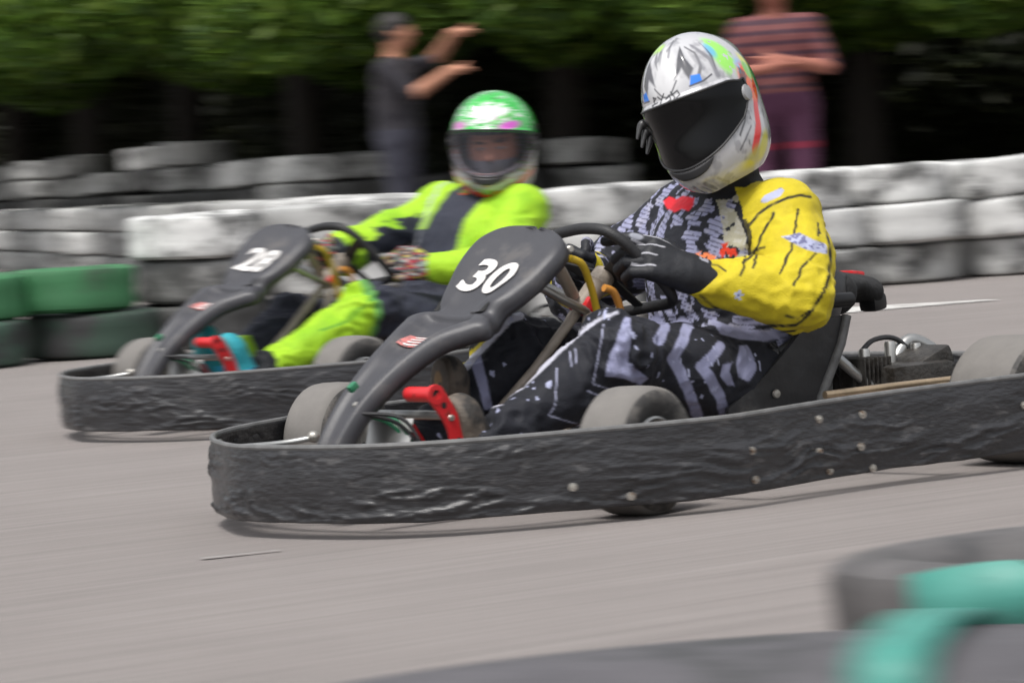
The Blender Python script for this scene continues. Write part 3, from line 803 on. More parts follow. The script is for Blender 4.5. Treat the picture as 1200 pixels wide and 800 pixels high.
def dirs(az, el): return np.stack([np.cos(el) * np.cos(az), np.cos(el) * np.sin(az), np.sin(el)], -1)
VA = R(80)
def v_hi(az): return R(15.5) - R(4) * (az / VA) ** 2 - R(8) * np.clip(np.abs(az / VA) - .8, 0, 1) * 5 * .4
def v_lo(az): return R(-26) + R(13) * (np.abs(az) / VA) ** 2.4 + R(10) * np.clip(np.abs(az / VA) - .82, 0, 1) * 5 * .5
def make_helmet(root, name, loc, quat, paint, dark, off, scale=(1.0, 1.0, 1.07)):
    nA, nE = 640, 300
    az = np.linspace(-math.pi, math.pi, nA, endpoint=False); el = np.linspace(R(-72), R(89.6), nE)
    # bend the rows so that they follow the eye-port edges in front: two guide rows at hi and lo
    A, E0 = np.meshgrid(az, el, indexing='ij')
    hi = v_hi(np.clip(A, -VA, VA)); lo = v_lo(np.clip(A, -VA, VA))
    rH, rL = R(15), R(-24)
    E = np.where(E0 > rH, hi + (E0 - rH) * (R(90) - hi) / (R(90) - rH), np.where(E0 < rL, lo + (E0 - rL) * (R(-72) - lo) / (R(-72) - rL), lo + (E0 - rL) * (hi - lo) / (rH - rL)))
    D = dirs(A.ravel(), E.ravel()); r = helmet_radius(D)
    # moulded relief: brow vent, chin vents, crown ducts
    a = A.ravel(); e = E.ravel()
    def G(x, y, sx, sy): return np.exp(-((a - R(x)) / R(sx)) ** 2 - ((e - R(y)) / R(sy)) ** 2)
    r = r + .0035 * (G(0, 58, 9, 16)) + .0045 * (G(30, 52, 5, 13) + G(-30, 52, 5, 13)) - .003 * (G(16, 44, 4, 6) + G(-16, 44, 4, 6))
    r = r - .0045 * (G(9, -46, 3.2, 5) + G(-9, -46, 3.2, 5)) - .003 * (G(0, -46, 2.2, 5)) + .003 * G(0, -58, 14, 6)
    r = r + .004 * sstep(R(4), R(0), np.abs(e - v_hi(np.clip(a, -VA, VA)) - R(3))) * (np.abs(a) < R(70))
    P = D * r[:, None]; C = paint(a, e, D)
    inside = (E0 < rH - 1e-6) & (E0 > rL + 1e-6) & (np.abs(A) < VA)
    ok = lambda i, j: not inside[i, j]
    I, J = np.meshgrid(np.arange(nA), np.arange(nE - 1), indexing='ij'); I2 = (I + 1) % nA
    keep = ~(((E0[I, J] + E0[I, J + 1]) / 2 < rH) & ((E0[I, J] + E0[I, J + 1]) / 2 > rL) & (np.abs(A[I, J]) < VA) & (np.abs(A[I2, J]) < VA))
    q = np.stack([I * nE + J, I2 * nE + J, I2 * nE + J + 1, I * nE + J + 1], -1)[keep]
    V = np.concatenate([P, [[0, 0, helmet_radius(dirs(np.array([0.]), np.array([R(90)])))[0]]]]); C = np.concatenate([C, C[-1:]])
    faces = [q]
    Mx = Matrix.Translation(Vector(loc) - Vector(off)) @ quat.to_matrix().to_4x4() @ Matrix.Diagonal((scale[0], scale[1], scale[2], 1))
    MW = np.array(Mx)
    xf = lambda W: W @ MW[:3, :3].T + MW[:3, 3]
    o = add_mesh(name, xf(V), q, M_['shellpaint'], root, colors=C)
    md = o.modifiers.new('thick', 'SOLIDIFY'); md.thickness = .016; md.offset = -1
    # crown cap
    top = (np.arange(nA) * nE + nE - 1)
    cap = add_mesh('crown_cap', xf(np.concatenate([P[top], V[-1:]])), np.stack([np.arange(nA), (np.arange(nA) + 1) % nA, np.full(nA, nA)], 1), M_['shellpaint'], o, colors=np.concatenate([C[top], C[-1:]]))
    # visor: slightly proud patch overlapping the port, thin dark seal round it
    na, ne = 120, 50; u = np.linspace(-1, 1, na); w = np.linspace(0, 1, ne)
    AA = u * (VA + R(6)); 
    hi = v_hi(np.clip(AA, -VA, VA)) + R(2.2); lo = v_lo(np.clip(AA, -VA, VA)) - R(2.0)
    pinch = sstep(.86, 1.0, np.abs(u)); mid = (hi + lo) / 2 + R(2); hi = hi + (mid + R(9) - hi) * pinch; lo = lo + (mid - R(9) - lo) * pinch
    Ev = lo[:, None] + (hi - lo)[:, None] * w[None]; Av = np.repeat(AA[:, None], ne, 1)
    Dv = dirs(Av.ravel(), Ev.ravel()); rv = helmet_radius(Dv) + .0045
    # the visor bridges the port as a taut curve
    Pv = Dv * rv[:, None]
    qi, qj = np.meshgrid(np.arange(na - 1), np.arange(ne - 1), indexing='ij')
    qv = np.stack([qi * ne + qj, (qi + 1) * ne + qj, (qi + 1) * ne + qj + 1, qi * ne + qj + 1], -1).reshape(-1, 4)
    vz = add_mesh('visor', xf(Pv), qv, M_['visor_dark'] if dark else M_['visor_clear'], o)
    md = vz.modifiers.new('thick', 'SOLIDIFY'); md.thickness = .0025
    loop = [Pv[i * ne + ne - 1] for i in range(0, na, 2)] + [Pv[(na - 1) * ne + j] for j in range(ne - 1, 0, -4)] + [Pv[i * ne] for i in range(na - 1, 0, -2)] + [Pv[j] for j in range(0, ne - 1, 4)]
    MB().tube([Vector(p) for p in xf(np.array(loop))], .0028, 8, closed=True).build('visor_seal', M_['gasket'], o)
    # breath vent below the visor, edge trim round the neck opening
    va = np.linspace(R(-21), R(21), 24); ve = np.linspace(0, 1, 6)
    lo2 = v_lo(va) - R(3.2); Ev = lo2[:, None] - R(4.2) * (1 - (va / R(21)) ** 4)[:, None] * ve[None]
    Dv = dirs(np.repeat(va[:, None], 6, 1).ravel(), Ev.ravel()); Pb = Dv * (helmet_radius(Dv) + .0035)[:, None]
    qi, qj = np.meshgrid(np.arange(23), np.arange(5), indexing='ij'); qb = np.stack([qi * 6 + qj, (qi + 1) * 6 + qj, (qi + 1) * 6 + qj + 1, qi * 6 + qj + 1], -1).reshape(-1, 4)
    vb = add_mesh('chin_vent', xf(Pb), qb, M_['gasket'], o); md = vb.modifiers.new('thick', 'SOLIDIFY'); md.thickness = .004
    ring = [P[i * nE] * .985 for i in range(0, nA, 8)]
    MB().tube([Vector(p) for p in xf(np.array(ring))], .007, 8, closed=True).build('neck_trim', M_['gasket'], o)
    for sg in (1, -1):
        dv = dirs(np.array([sg * (VA + R(3))]), np.array([R(-2)])); pc = dv * (helmet_radius(dv) + .005); n = Vector(dv[0]); n.z *= .2; n.x *= .5; n.normalize()
        Mv = Mx @ Matrix.Translation(Vector(pc[0])) @ n.to_track_quat('Z', 'Y').to_matrix().to_4x4()
        MB().lathe([(0, .004), (.009, .004), (.016, .0025), (.018, -.004)], Mv, 20).build('visor_pivot', M_['gasket'] if not dark else M_['alu_dull'], o)
    return o, Mx
M_['alu_dull'] = pmat('pivot_grey', (.3, .3, .31), .4, var=.3)

def glass_mask(a, e, cx, cy, rx, ry, rot=0., soft=.25):
    x = (np.degrees(a) - cx); y = (np.degrees(e) - cy); c, s = math.cos(R(rot)), math.sin(R(rot))
    u = (x * c + y * s) / rx; v = (-x * s + y * c) / ry
    return 1 - sstep(1 - soft, 1 + soft, np.hypot(u, v))
def stroke(a, e, pts, w, soft=.5):
    return line_mask(np.degrees(a), np.degrees(e), pts, w, soft)
def paint30(a, e, D):
    C = np.tile(np.array([[.50, .50, .52]], np.float32), (len(a), 1))
    n1 = fbm(D, 7, 3, 3); n2 = fbm(D * [1, 1, .5], 14, 8, 3); ad, ed = np.degrees(a), np.degrees(e)
    C = mixc(C, (.24, .24, .26), sstep(.05, .40, n1) * .6)
    C = mixc(C, (.66, .66, .67), glass_mask(a, e, 0, 42, 18, 26, soft=.5) * .8)
    for sg in (1, -1):   # streaming grey tufts and eye shapes
        C = mixc(C, (.07, .07, .08), poly_mask(sg * ad, ed, [(12, 34), (22, 52), (36, 66), (33, 50), (37, 38), (27, 30), (24, 42)], 1.6) * .95)
        C = mixc(C, (.10, .10, .11), stroke(sg * a, e, [(14, 33), (5, 24), (0, 22)], .8) * .9)
        C = mixc(C, (.18, .18, .2), stroke(sg * a, e, [(10, 58), (14, 70), (30, 80)], 2.2, 1.5) * .8)
        C = mixc(C, (.10, .10, .11), stroke(sg * a, e, [(36, 28), (46, 38), (50, 52), (44, 62)], 1.7, 1) * .85)
        C = mixc(C, (.16, .16, .18), stroke(sg * a, e, [(58, 24), (62, 40), (56, 60)], 3.0, 2) * .8); C = mixc(C, (.13, .13, .14), stroke(sg * a, e, [(8, 66), (20, 76), (60, 82)], 2.4, 2) * .7); C = mixc(C, (.2, .2, .22), glass_mask(sg * a, e, 46, 44, 4, 12, 10, .5) * .6)
        C = mixc(C, (.02, .20, .75), poly_mask(sg * ad, ed, [(25, 24.5), (30, 33), (40, 31.5), (39, 25)], .8))
        C = mixc(C, (.05, .05, .06), stroke(sg * a, e, [(25, 24.5), (40, 24.5), (52, 27)], .8) * .9)
    C = mixc(C, (.16, .16, .17), glass_mask(a, e, -6, 62, 4, 9, 10, .6) * .7)
    # lettering-like scribble on the brow
    for pts in ([(X0 * 1.35 + 1, (Y0 - 20.5) * 1.35 + 22.2) for X0, Y0 in PT] for PT in ([(-14, 23.5), (-13, 20), (-15, 18)], [(-14, 23.5), (-11, 22.5), (-14, 21)], [(-9, 23), (-6, 20.5), (-3, 23.5)], [(-6, 20.5), (-7, 17.5)], [(-2, 20), (1, 21.5), (2, 18.5), (-1, 17.5)], [(3, 23), (5, 19), (4, 17)], [(3, 21), (8, 22.5), (9, 19.5), (6, 18)], [(-16, 19), (-10, 19.5)])):
        C = mixc(C, (.03, .03, .035), stroke(a, e, pts, .75, .35) * .9)
    # crown: acid green patch, then the coloured near side
    C = mixc(C, (.42, .75, .10), glass_mask(a, e, -40, 74, 30, 6, 0, .5))
    L = sstep(66, 80, ad)
    C = mixc(C, (.30, .72, .12), glass_mask(a, e, 84, 40, 15, 22, -25, .3) * (n2 > -.35))
    C = mixc(C, (.10, .38, .70), glass_mask(a, e, 74, 48, 6, 9, -30, .5) * .8)
    C = mixc(C, (.20, .45, .80), glass_mask(a, e, 98, 20, 8, 9, 0, .5) * .7)
    C = mixc(C, (.78, .10, .02), glass_mask(a, e, 98, 8, 15, 15, 20, .3) * (n2 > -.45))
    C = mixc(C, (.65, .65, .06), glass_mask(a, e, 114, 18, 8, 12, 10, .4))
    C = mixc(C, (.06, .30, .12), glass_mask(a, e, 122, 4, 9, 12, 0, .4))
    C = mixc(C, (.03, .03, .03), stroke(a, e, [(86, 6), (98, 10), (104, 4)], 1.6, 1) * .9)
    C = mixc(C, (.70, .03, .03), stroke(a, e, [(106, -4), (94, -20), (84, -34), (66, -46)], 4.6, 1.4))
    C = mixc(C, (.06, .06, .07), sstep(.22, .45, fbm(D * [2, 1, 1], 12, 21, 3)) * glass_mask(a, e, 62, -24, 22, 15, 35, .4) * .8)
    C = mixc(C, (.45, .42, .05), glass_mask(a, e, 70, -52, 26, 7, 0, .5) * .9)
    C = mixc(C, (.10, .30, .12), glass_mask(a, e, -74, -22, 10, 16, 0, .5))
    for sg in (1, -1):
        C = mixc(C, (.12, .12, .13), stroke(sg * a, e, [(5, -40), (7, -52)], 1.6, 1) * .8)
        C = mixc(C, (.25, .25, .26), stroke(sg * a, e, [(16, -42), (22, -54), (18, -60)], 1.2, 1) * .8)
    C = mixc(C, (.35, .12, .09), glass_mask(a, e, 4, -60, 9, 4, 0, .6) * .5)
    C = mixc(C, (.80, .13, .02), glass_mask(a, e, 100, -2, 11, 12, 15, .3) * (fbm(D, 16, 91, 2) > -.2)); C = mixc(C, (.16, .50, .05), glass_mask(a, e, 108, 14, 8, 9, 0, .3)); C = mixc(C, (.62, .60, .05), glass_mask(a, e, 88, -48, 14, 7, 30, .4) * .9)
    C = mixc(C, (.04, .04, .05), poly_mask(ad, ed, [(84, 12), (93, 22), (99, 14), (91, 4)], 1.2) * .8); C = mixc(C, (.06, .06, .07), poly_mask(ad, ed, [(60, 30), (66, 44), (73, 60), (69, 42)], 1.5) * .8); C = mixc(C, (.08, .08, .09), poly_mask(ad, ed, [(-8, 48), (-14, 62), (-30, 74), (-20, 58)], 1.5) * .7)
    C = mixc(C, (.03, .03, .035), stroke(a, e, [(52, -30), (66, -24), (80, -12)], 1.0, .6) * .8); C = mixc(C, (.05, .05, .06), stroke(a, e, [(46, -38), (60, -34), (72, -30)], .8, .5) * .7)
    # backside
    C = mixc(C, (.3, .3, .32), (np.abs(ad) > 135) * .6)
    return C
def paint28(a, e, D):
    ad, ed = np.degrees(a), np.degrees(e)
    C = np.tile(np.array([[.03, .46, .06]], np.float32), (len(a), 1))
    n = fbm(D * [1, 1, 2.2], 5, 31, 4); n2 = fbm(D * [1.5, 1, 3], 10, 37, 3)
    C = mixc(C, (.45, .62, .48), sstep(.1, .4, n) * .6)
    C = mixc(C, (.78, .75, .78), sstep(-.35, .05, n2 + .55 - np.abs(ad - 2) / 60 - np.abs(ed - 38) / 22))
    C = mixc(C, (.03, .10, .03), sstep(.28, .45, fbm(D, 9, 41, 3)) * (ed > 45) * .8)
    C = mixc(C, (.62, .10, .55), glass_mask(a, e, 30, 24, 17, 5, 10, .4)); C = mixc(C, (.62, .15, .52), glass_mask(a, e, -48, 23, 14, 6, 0, .5))
    C = mixc(C, (.05, .60, .05), stroke(a, e, [(5, 26), (20, 34), (38, 40)], 2.2, 1)); C = mixc(C, (.55, .12, .45), sstep(.25, .4, fbm(D, 16, 47, 2)) * glass_mask(a, e, 0, 34, 50, 10, 0, .5) * .8)
    C = mixc(C, (.15, .15, .18), glass_mask(a, e, 95, 20, 20, 5, 0, .4) * .8)
    low = ed < 10
    C = mixc(C, (.42, .42, .44), sstep(14, 8, ed))
    C = mixc(C, (.12, .32, .10), sstep(14, 8, ed) * sstep(0, .2, fbm(D * [1, 1, 3], 10, 51, 3)) * (ad > 40))
    C = mixc(C, (.40, .15, .08), sstep(14, 8, ed) * sstep(.1, .3, fbm(D * [1, 1, 3], 12, 53, 3)) * .7)
    C = mixc(C, (.10, .26, .05), sstep(-36, -41, ed) * (fbm(D * [1, 1, 3], 9, 57, 3) > -.1) * .8)
    C = mixc(C, (.75, .16, .02), stroke(a, e, [(80, -34), (40, -42), (8, -46)], 3.5, 1.5)); C = mixc(C, (.72, .05, .02), stroke(a, e, [(-70, -38), (-30, -44), (20, -54)], 4.5, 1.5))
    C = mixc(C, (.25, .5, .06), stroke(a, e, [(60, -54), (20, -57)], 2.5, 1.5))
    return C

# ---------------------------------------------------------------- gloved hand gripping the rim
def make_glove(root, wrist, fwd, back, thumb_sign, paintf, off, curl=1.0, sc=1.08, index_out=0., rim=.0135):
    """wrist point, direction to knuckles, direction of the back of the hand; thumb_sign: which side (cross(fwd,back)) the thumb is on"""
    X = Vector(fwd).normalized(); Z = Vector(back); Z = (Z - X * Z.dot(X)).normalized(); Y = Z.cross(X) * thumb_sign
    Mx = Matrix(((X.x, Y.x, Z.x), (X.y, Y.y, Z.y), (X.z, Y.z, Z.z)))
    W = Vector(wrist)
    T = lambda x, y, z: tuple(W + Mx @ (Vector((x, y, z)) * sc))
    S = SDF(np.array(wrist) - .16, np.array(wrist) + .16, .0028)
    S.cone(T(-.040, 0, 0), T(.0, 0, 0), .036 * sc, .033 * sc, k=.01, seg='cuff')
    S.cone(T(.005, .008, 0), T(.07, .022, .002), .024 * sc, .019 * sc, k=.02, seg='palm'); S.cone(T(.005, -.012, 0), T(.07, -.026, 0), .024 * sc, .017 * sc, k=.02, seg='palm')
    S.cone(T(.03, 0, .0), T(.08, 0, .003), .023 * sc, .018 * sc, k=.02, seg='palm')
    fl = [(.030, .044, .027, .022), (.010, .048, .030, .023), (-.011, .045, .028, .022), (-.031, .036, .022, .019)]
    joints = []
    for i, (y, l1, l2, l3) in enumerate(fl):
        c = curl * (1 - (index_out if i == 0 else 0)); r = (.0118 if i < 3 else .0105) * sc
        a1, a2, a3 = R(38) * c, R(98) * c, R(150) * c; x, z = .078 - .004 * abs(i - 1), .006
        p0 = (x - .02, y * .95, z); p1 = (x, y, z)
        p2 = (p1[0] + l1 * math.cos(a1), y * 1.02, p1[2] - l1 * math.sin(a1)); p3 = (p2[0] + l2 * math.cos(a2), y * 1.0, p2[2] - l2 * math.sin(a2)); p4 = (p3[0] + l3 * math.cos(a3), y * .97, p3[2] - l3 * math.sin(a3))
        f = SDF(np.array(wrist) - .16, np.array(wrist) + .16, .0028) if False else None
        S.cone(T(*p0), T(*p1), r * 1.05, r * 1.12, k=.006, seg='finger%d' % i); S.cone(T(*p1), T(*p2), r * 1.1, r, k=.0015, seg='finger%d' % i)
        S.cone(T(*p2), T(*p3), r, r * .95, k=.0015, seg='finger%d' % i); S.cone(T(*p3), T(*p4), r * .93, r * .82, k=.0015, seg='finger%d' % i)
        joints.append((p1, p2, p3, p4))
    th = [(.015, .028, -.006), (.045, .052, -.016), (.075, .056, -.030), (.092, .042, -.045)]
    for i in range(3): S.cone(T(*th[i]), T(*th[i + 1]), (.016, .0125, .0115)[i] * sc, (.0125, .0115, .009)[i] * sc, k=.008 if i == 0 else .003, seg='thumb')
    v, q = S.mesh(); v = relax(v, q, 1)
    seg, t = S.seg(v); N = vnormals(v, q)
    L = (v - np.array(W)) @ np.array(Mx) / sc
    v = v + N * (fbm(v, 60, 5, 2) * .0009 + fbm(L * [1, .4, 1], 45, 9, 2) * .0012)[:, None]
    C = paintf(L, seg, t, N, joints)
    return add_mesh('glove', v - np.array(off), q, M_['glove'], root, colors=C)
def gpaint30(L, seg, t, N, joints):
    x, y, z = L[:, 0], L[:, 1], L[:, 2]
    C = np.tile(np.array([[.013, .014, .018]], np.float32), (len(L), 1))
    # pale piping between the fingers, on the back of the hand
    for yy, x0, x1 in ((.020, .060, .120), (-.001, .072, .115), (-.021, .070, .108)):
        C = mixc(C, (.42, .42, .46), (1 - sstep(.0008, .0022, np.abs(y - yy - .003 * np.sin(x * 60)))) * (x > x0) * (x < x1) * (z > -.02))
    C = mixc(C, (.40, .40, .44), (1 - sstep(.001, .0025, np.abs(y - .036 - .02 * (x - .05)))) * (x > -.05) * (x < .10) * (z > -.012))
    C = mixc(C, (.30, .31, .36), glass_mask(x * 0 + np.radians((y - .030) * 1000), np.radians((x - .112) * 1000), 0, 0, 7, 12) * (z > -.02) * .9)
    C = mixc(C, (.36, .36, .42), ((x < -.005) & (x > -.022) & (y > .012)) * .8 * (fbm(L, 90, 3, 2) > -.3))
    C = mixc(C, (.30, .30, .40), (z < -.012) * (x > .01) * (x < .085) * (fbm(L * [1, 3, 1], 60, 3, 2) > .0) * .8)
    return C
def gpaint28(L, seg, t, N, joints):
    x, y, z = L[:, 0], L[:, 1], L[:, 2]
    C = np.tile(np.array([[.02, .022, .035]], np.float32), (len(L), 1)); n = fbm(L * [1, 2.4, 1], 40, 13, 3); n2 = fbm(L * [1, 2.4, 1], 55, 23, 3)
    m = (x > .0)
    C = mixc(C, (.45, .04, .06), sstep(.02, .2, n) * m); C = mixc(C, (.30, .33, .30), sstep(.08, .25, n2) * m); C = mixc(C, (.38, .24, .16), sstep(.2, .35, -n) * m * .8); C = mixc(C, (.45, .45, .06), sstep(.25, .4, -n2) * m * .9)
    C = mixc(C, (.04, .08, .42), ((x < -.01) & (x > -.06) & (y > .0)) * 1.)
    return C

def make_boot(root, heel, toe, up, paintf, off, name='boot', h=.10):
    """heel and toe of the sole; up = direction from the sole to the ankle"""
    H = np.array(heel, float); T = np.array(toe, float); X = (T - H) / np.linalg.norm(T - H); L = np.linalg.norm(T - H); U = np.array(up, float); U = U - X * (U @ X); U /= np.linalg.norm(U); Y = np.cross(U, X)
    P = lambda x, y, z: H + X * x * L + Y * y + U * z
    lo = np.minimum(H, T) - .13; hi = np.maximum(H, T) + .13
    S = SDF(lo, hi, .0035)
    S.cone(P(.12, 0, .036), P(.38, 0, .040), .036, .036, k=.02, seg='sole'); S.cone(P(.38, 0, .040), P(.82, .006, .036), .036, .038, k=.02, seg='toe')
    S.cone(P(.76, .008, .034), P(.90, .004, .030), .038, .031, k=.02, seg='toe')
    S.cone(P(.14, 0, .05), P(.20, 0, h + .04), .036, .040, k=.03, seg='shaft'); S.cone(P(.3, 0, .06), P(.55, 0, .05), .036, .034, k=.03, seg='tongue')
    v, q = S.mesh(); v = relax(v, q, 1)
    w = (v - H); z = w @ U; x = w @ X / L; y = w @ Y
    # flatten the sole
    f = np.minimum(z - .008, 0); v = v - np.outer(f * .92, U); z = z - f * .92
    N = vnormals(v, q); seg, t = S.seg(v)
    v = v + N * (fbm(v, 45, 3, 2) * .0012)[:, None]
    C = paintf(x, y, z, seg, v)
    return add_mesh(name, v - np.array(off), q, M_['boot'], root, colors=C)
def bpaint30(x, y, z, seg, v):
    C = np.tile(np.array([[.035, .031, .028]], np.float32), (len(x), 1)); n = fbm(v, 30, 3, 3)
    C = mixc(C, (.10, .085, .07), (z < .020) * 1.); C = mixc(C, (.15, .12, .095), (z < .06) * (x > .5) * sstep(-.2, .3, n) * .8)
    C = mixc(C, (.32, .20, .09), glass_mask(np.radians((x - .80) * 100), np.radians(y * 1000), 0, 2, 9, 14) * (z < .012) * (n > -.2) * .9)
    C = mixc(C, (.22, .22, .23), ((x < .18) & (z > .055) & (z < .088)) * .9); C = mixc(C, (.30, .30, .31), (np.abs(x - .32) < .025) * (z > .03) * .7)
    return C
def bpaint28(x, y, z, seg, v):
    C = np.tile(np.array([[.02, .30, .36]], np.float32), (len(x), 1)); n = fbm(v, 22, 5, 2)
    C = mixc(C, (.04, .42, .72), ((z > .04) & (x < .45)) * 1.); C = mixc(C, (.02, .22, .24), (z < .014) * 1.)
    C = mixc(C, (.30, .62, .03), ((z > .03) & (x > .36) & (x < .52) & (np.abs(y) < .022)) * 1.); C = mixc(C, (.01, .012, .015), (z > .105) * 1.)
    return C

# ---------------------------------------------------------------- bodies
def folds(v, N, S, joints, amp=.006):
    """cloth: crumple near joints, long drag folds elsewhere"""
    near = np.zeros(len(v))
    for j, r in joints: near = np.maximum(near, np.exp(-((v - np.array(j)) ** 2).sum(1) / r ** 2))
    w = v + np.stack([vnoise(v, 9, 1), vnoise(v, 9, 2), vnoise(v, 9, 3)], 1) * .03
    a = 1 - np.abs(fbm(w * [1, 1.1, 1.6], 11, 4, 3)) * 2; b = 1 - np.abs(fbm(w * [1.3, .8, 1], 21, 6, 2)) * 2
    d = np.clip(a, -.2, 1) ** 1 * .8 + np.clip(b, -.3, 1) * .62 * (near * 1.2 + .35)
    leg = sstep(.0, .15, v[:, 0]) * .35 + 1
    return v + N * (amp * leg * (d - .45) * (.55 + near))[:, None]
def PIX(poly):  # decal outlines laid out in the side plane of the kart (driver's left): list of (x, z)
    return poly
DEC= {'claw':[[(0.25,0.58),(0.238,0.559),(0.22,0.529),(0.205,0.499),(0.191,0.468)],[(0.306,0.584),(0.294,0.542),(0.282,0.513),(0.275,0.495),(0.247,0.452)],[(0.331,0.488),(0.316,0.476),(0.299,0.463),(0.288,0.447),(0.275,0.425)],[(0.223,0.508),(0.197,0.497),(0.17,0.479)],[(0.19,0.52),(0.177,0.494),(0.162,0.454)],[(0.347,0.551),(0.344,0.526)]],'seam':[[(0.197,0.555),(0.218,0.579),(0.25,0.599),(0.286,0.611),(0.315,0.615),(0.339,0.609)],[(0.074,0.414),(0.1,0.39),(0.131,0.367),(0.169,0.348),(0.212,0.338),(0.247,0.337),(0.275,0.338),(0.298,0.356),(0.314,0.373),(0.338,0.405),(0.356,0.439),(0.366,0.477),(0.366,0.53)],[(0.121,0.355),(0.178,0.332),(0.226,0.322),(0.276,0.324)],[(0.13,0.343),(0.178,0.325),(0.226,0.316),(0.266,0.316)],[(0.091,0.482),(0.114,0.477),(0.132,0.464)],[(0.254,0.36),(0.278,0.352),(0.303,0.367)]],'patch1':[(0.226,0.608),(0.237,0.62),(0.274,0.634),(0.281,0.628),(0.27,0.616),(0.235,0.603)],'patch2':[(0.26,0.529),(0.28,0.531),(0.3,0.535),(0.329,0.518),(0.358,0.506),(0.359,0.484),(0.327,0.492),(0.302,0.502),(0.279,0.517)],'star':[(0.154,0.411)],'red':[(0.026,0.618),(0.040,0.628),(0.055,0.621),(0.07,0.628),(0.09,0.622),(0.086,0.606),(0.074,0.594),(0.060,0.600),(0.044,0.593),(0.032,0.602)],'red2':[(0.133,0.518),(0.15,0.522),(0.164,0.508),(0.17,0.482),(0.177,0.459),(0.158,0.466),(0.138,0.481),(0.13,0.499)],'orange':[(0.078,0.501),(0.096,0.506),(0.115,0.496),(0.138,0.485),(0.146,0.471),(0.122,0.473),(0.097,0.483)],'hem':[(0.104,0.356),(0.146,0.337),(0.195,0.324),(0.274,0.313),(0.267,0.304),(0.223,0.299),(0.16,0.309),(0.116,0.325)],'legA':[[(0.042,0.351),(0.022,0.319),(-0.001,0.289)],[(-0.001,0.289),(0.018,0.25),(0.036,0.203),(0.052,0.153)],[(0.109,0.301),(0.088,0.283),(0.063,0.265)],[(0.063,0.265),(0.084,0.231),(0.102,0.192),(0.11,0.157)],[(-0.029,0.332),(-0.01,0.354)]],'blob':[[(0.155,0.296),(0.175,0.296),(0.189,0.265),(0.191,0.242),(0.17,0.218),(0.147,0.232),(0.143,0.26)],[(0.112,0.264),(0.135,0.265),(0.125,0.245),(0.138,0.214),(0.118,0.216),(0.105,0.24)],[(-0.098,0.387),(-0.087,0.384),(-0.091,0.331),(-0.101,0.295),(-0.058,0.252),(-0.076,0.24),(-0.109,0.258),(-0.15,0.268),(-0.138,0.308),(-0.122,0.343)]],'thin':[[(-0.146,0.375),(-0.159,0.32),(-0.177,0.254)],[(-0.177,0.254),(-0.13,0.233)],[(-0.19,0.241),(-0.162,0.225)],[(-0.22,0.324),(-0.22,0.294)],[(-0.209,0.328),(-0.209,0.3)],[(-0.25,0.293),(-0.26,0.218),(-0.274,0.197)],[(-0.274,0.197),(-0.217,0.172)]],'pipe':[(-0.114,0.397),(-0.147,0.388),(-0.178,0.371),(-0.209,0.35),(-0.24,0.326),(-0.282,0.291),(-0.326,0.257),(-0.348,0.247),(-0.374,0.228),(-0.407,0.219)],'pipeR':[(-0.317,0.394),(-0.342,0.389),(-0.372,0.361),(-0.415,0.324),(-0.455,0.282),(-0.478,0.26)],'yellR':[(-0.394,0.353),(-0.422,0.328),(-0.454,0.3),(-0.474,0.278)],'shinR':[(-0.41,0.32),(-0.43,0.296),(-0.418,0.25),(-0.409,0.202),(-0.391,0.206),(-0.4,0.27)]}
YEL = (.56, .455, .018); LAV = (.29, .298, .445); NAVY = (.012, .013, .019)
def hz(v): return -.8 * v[:, 0] + .6 * v[:, 1], v[:, 2]
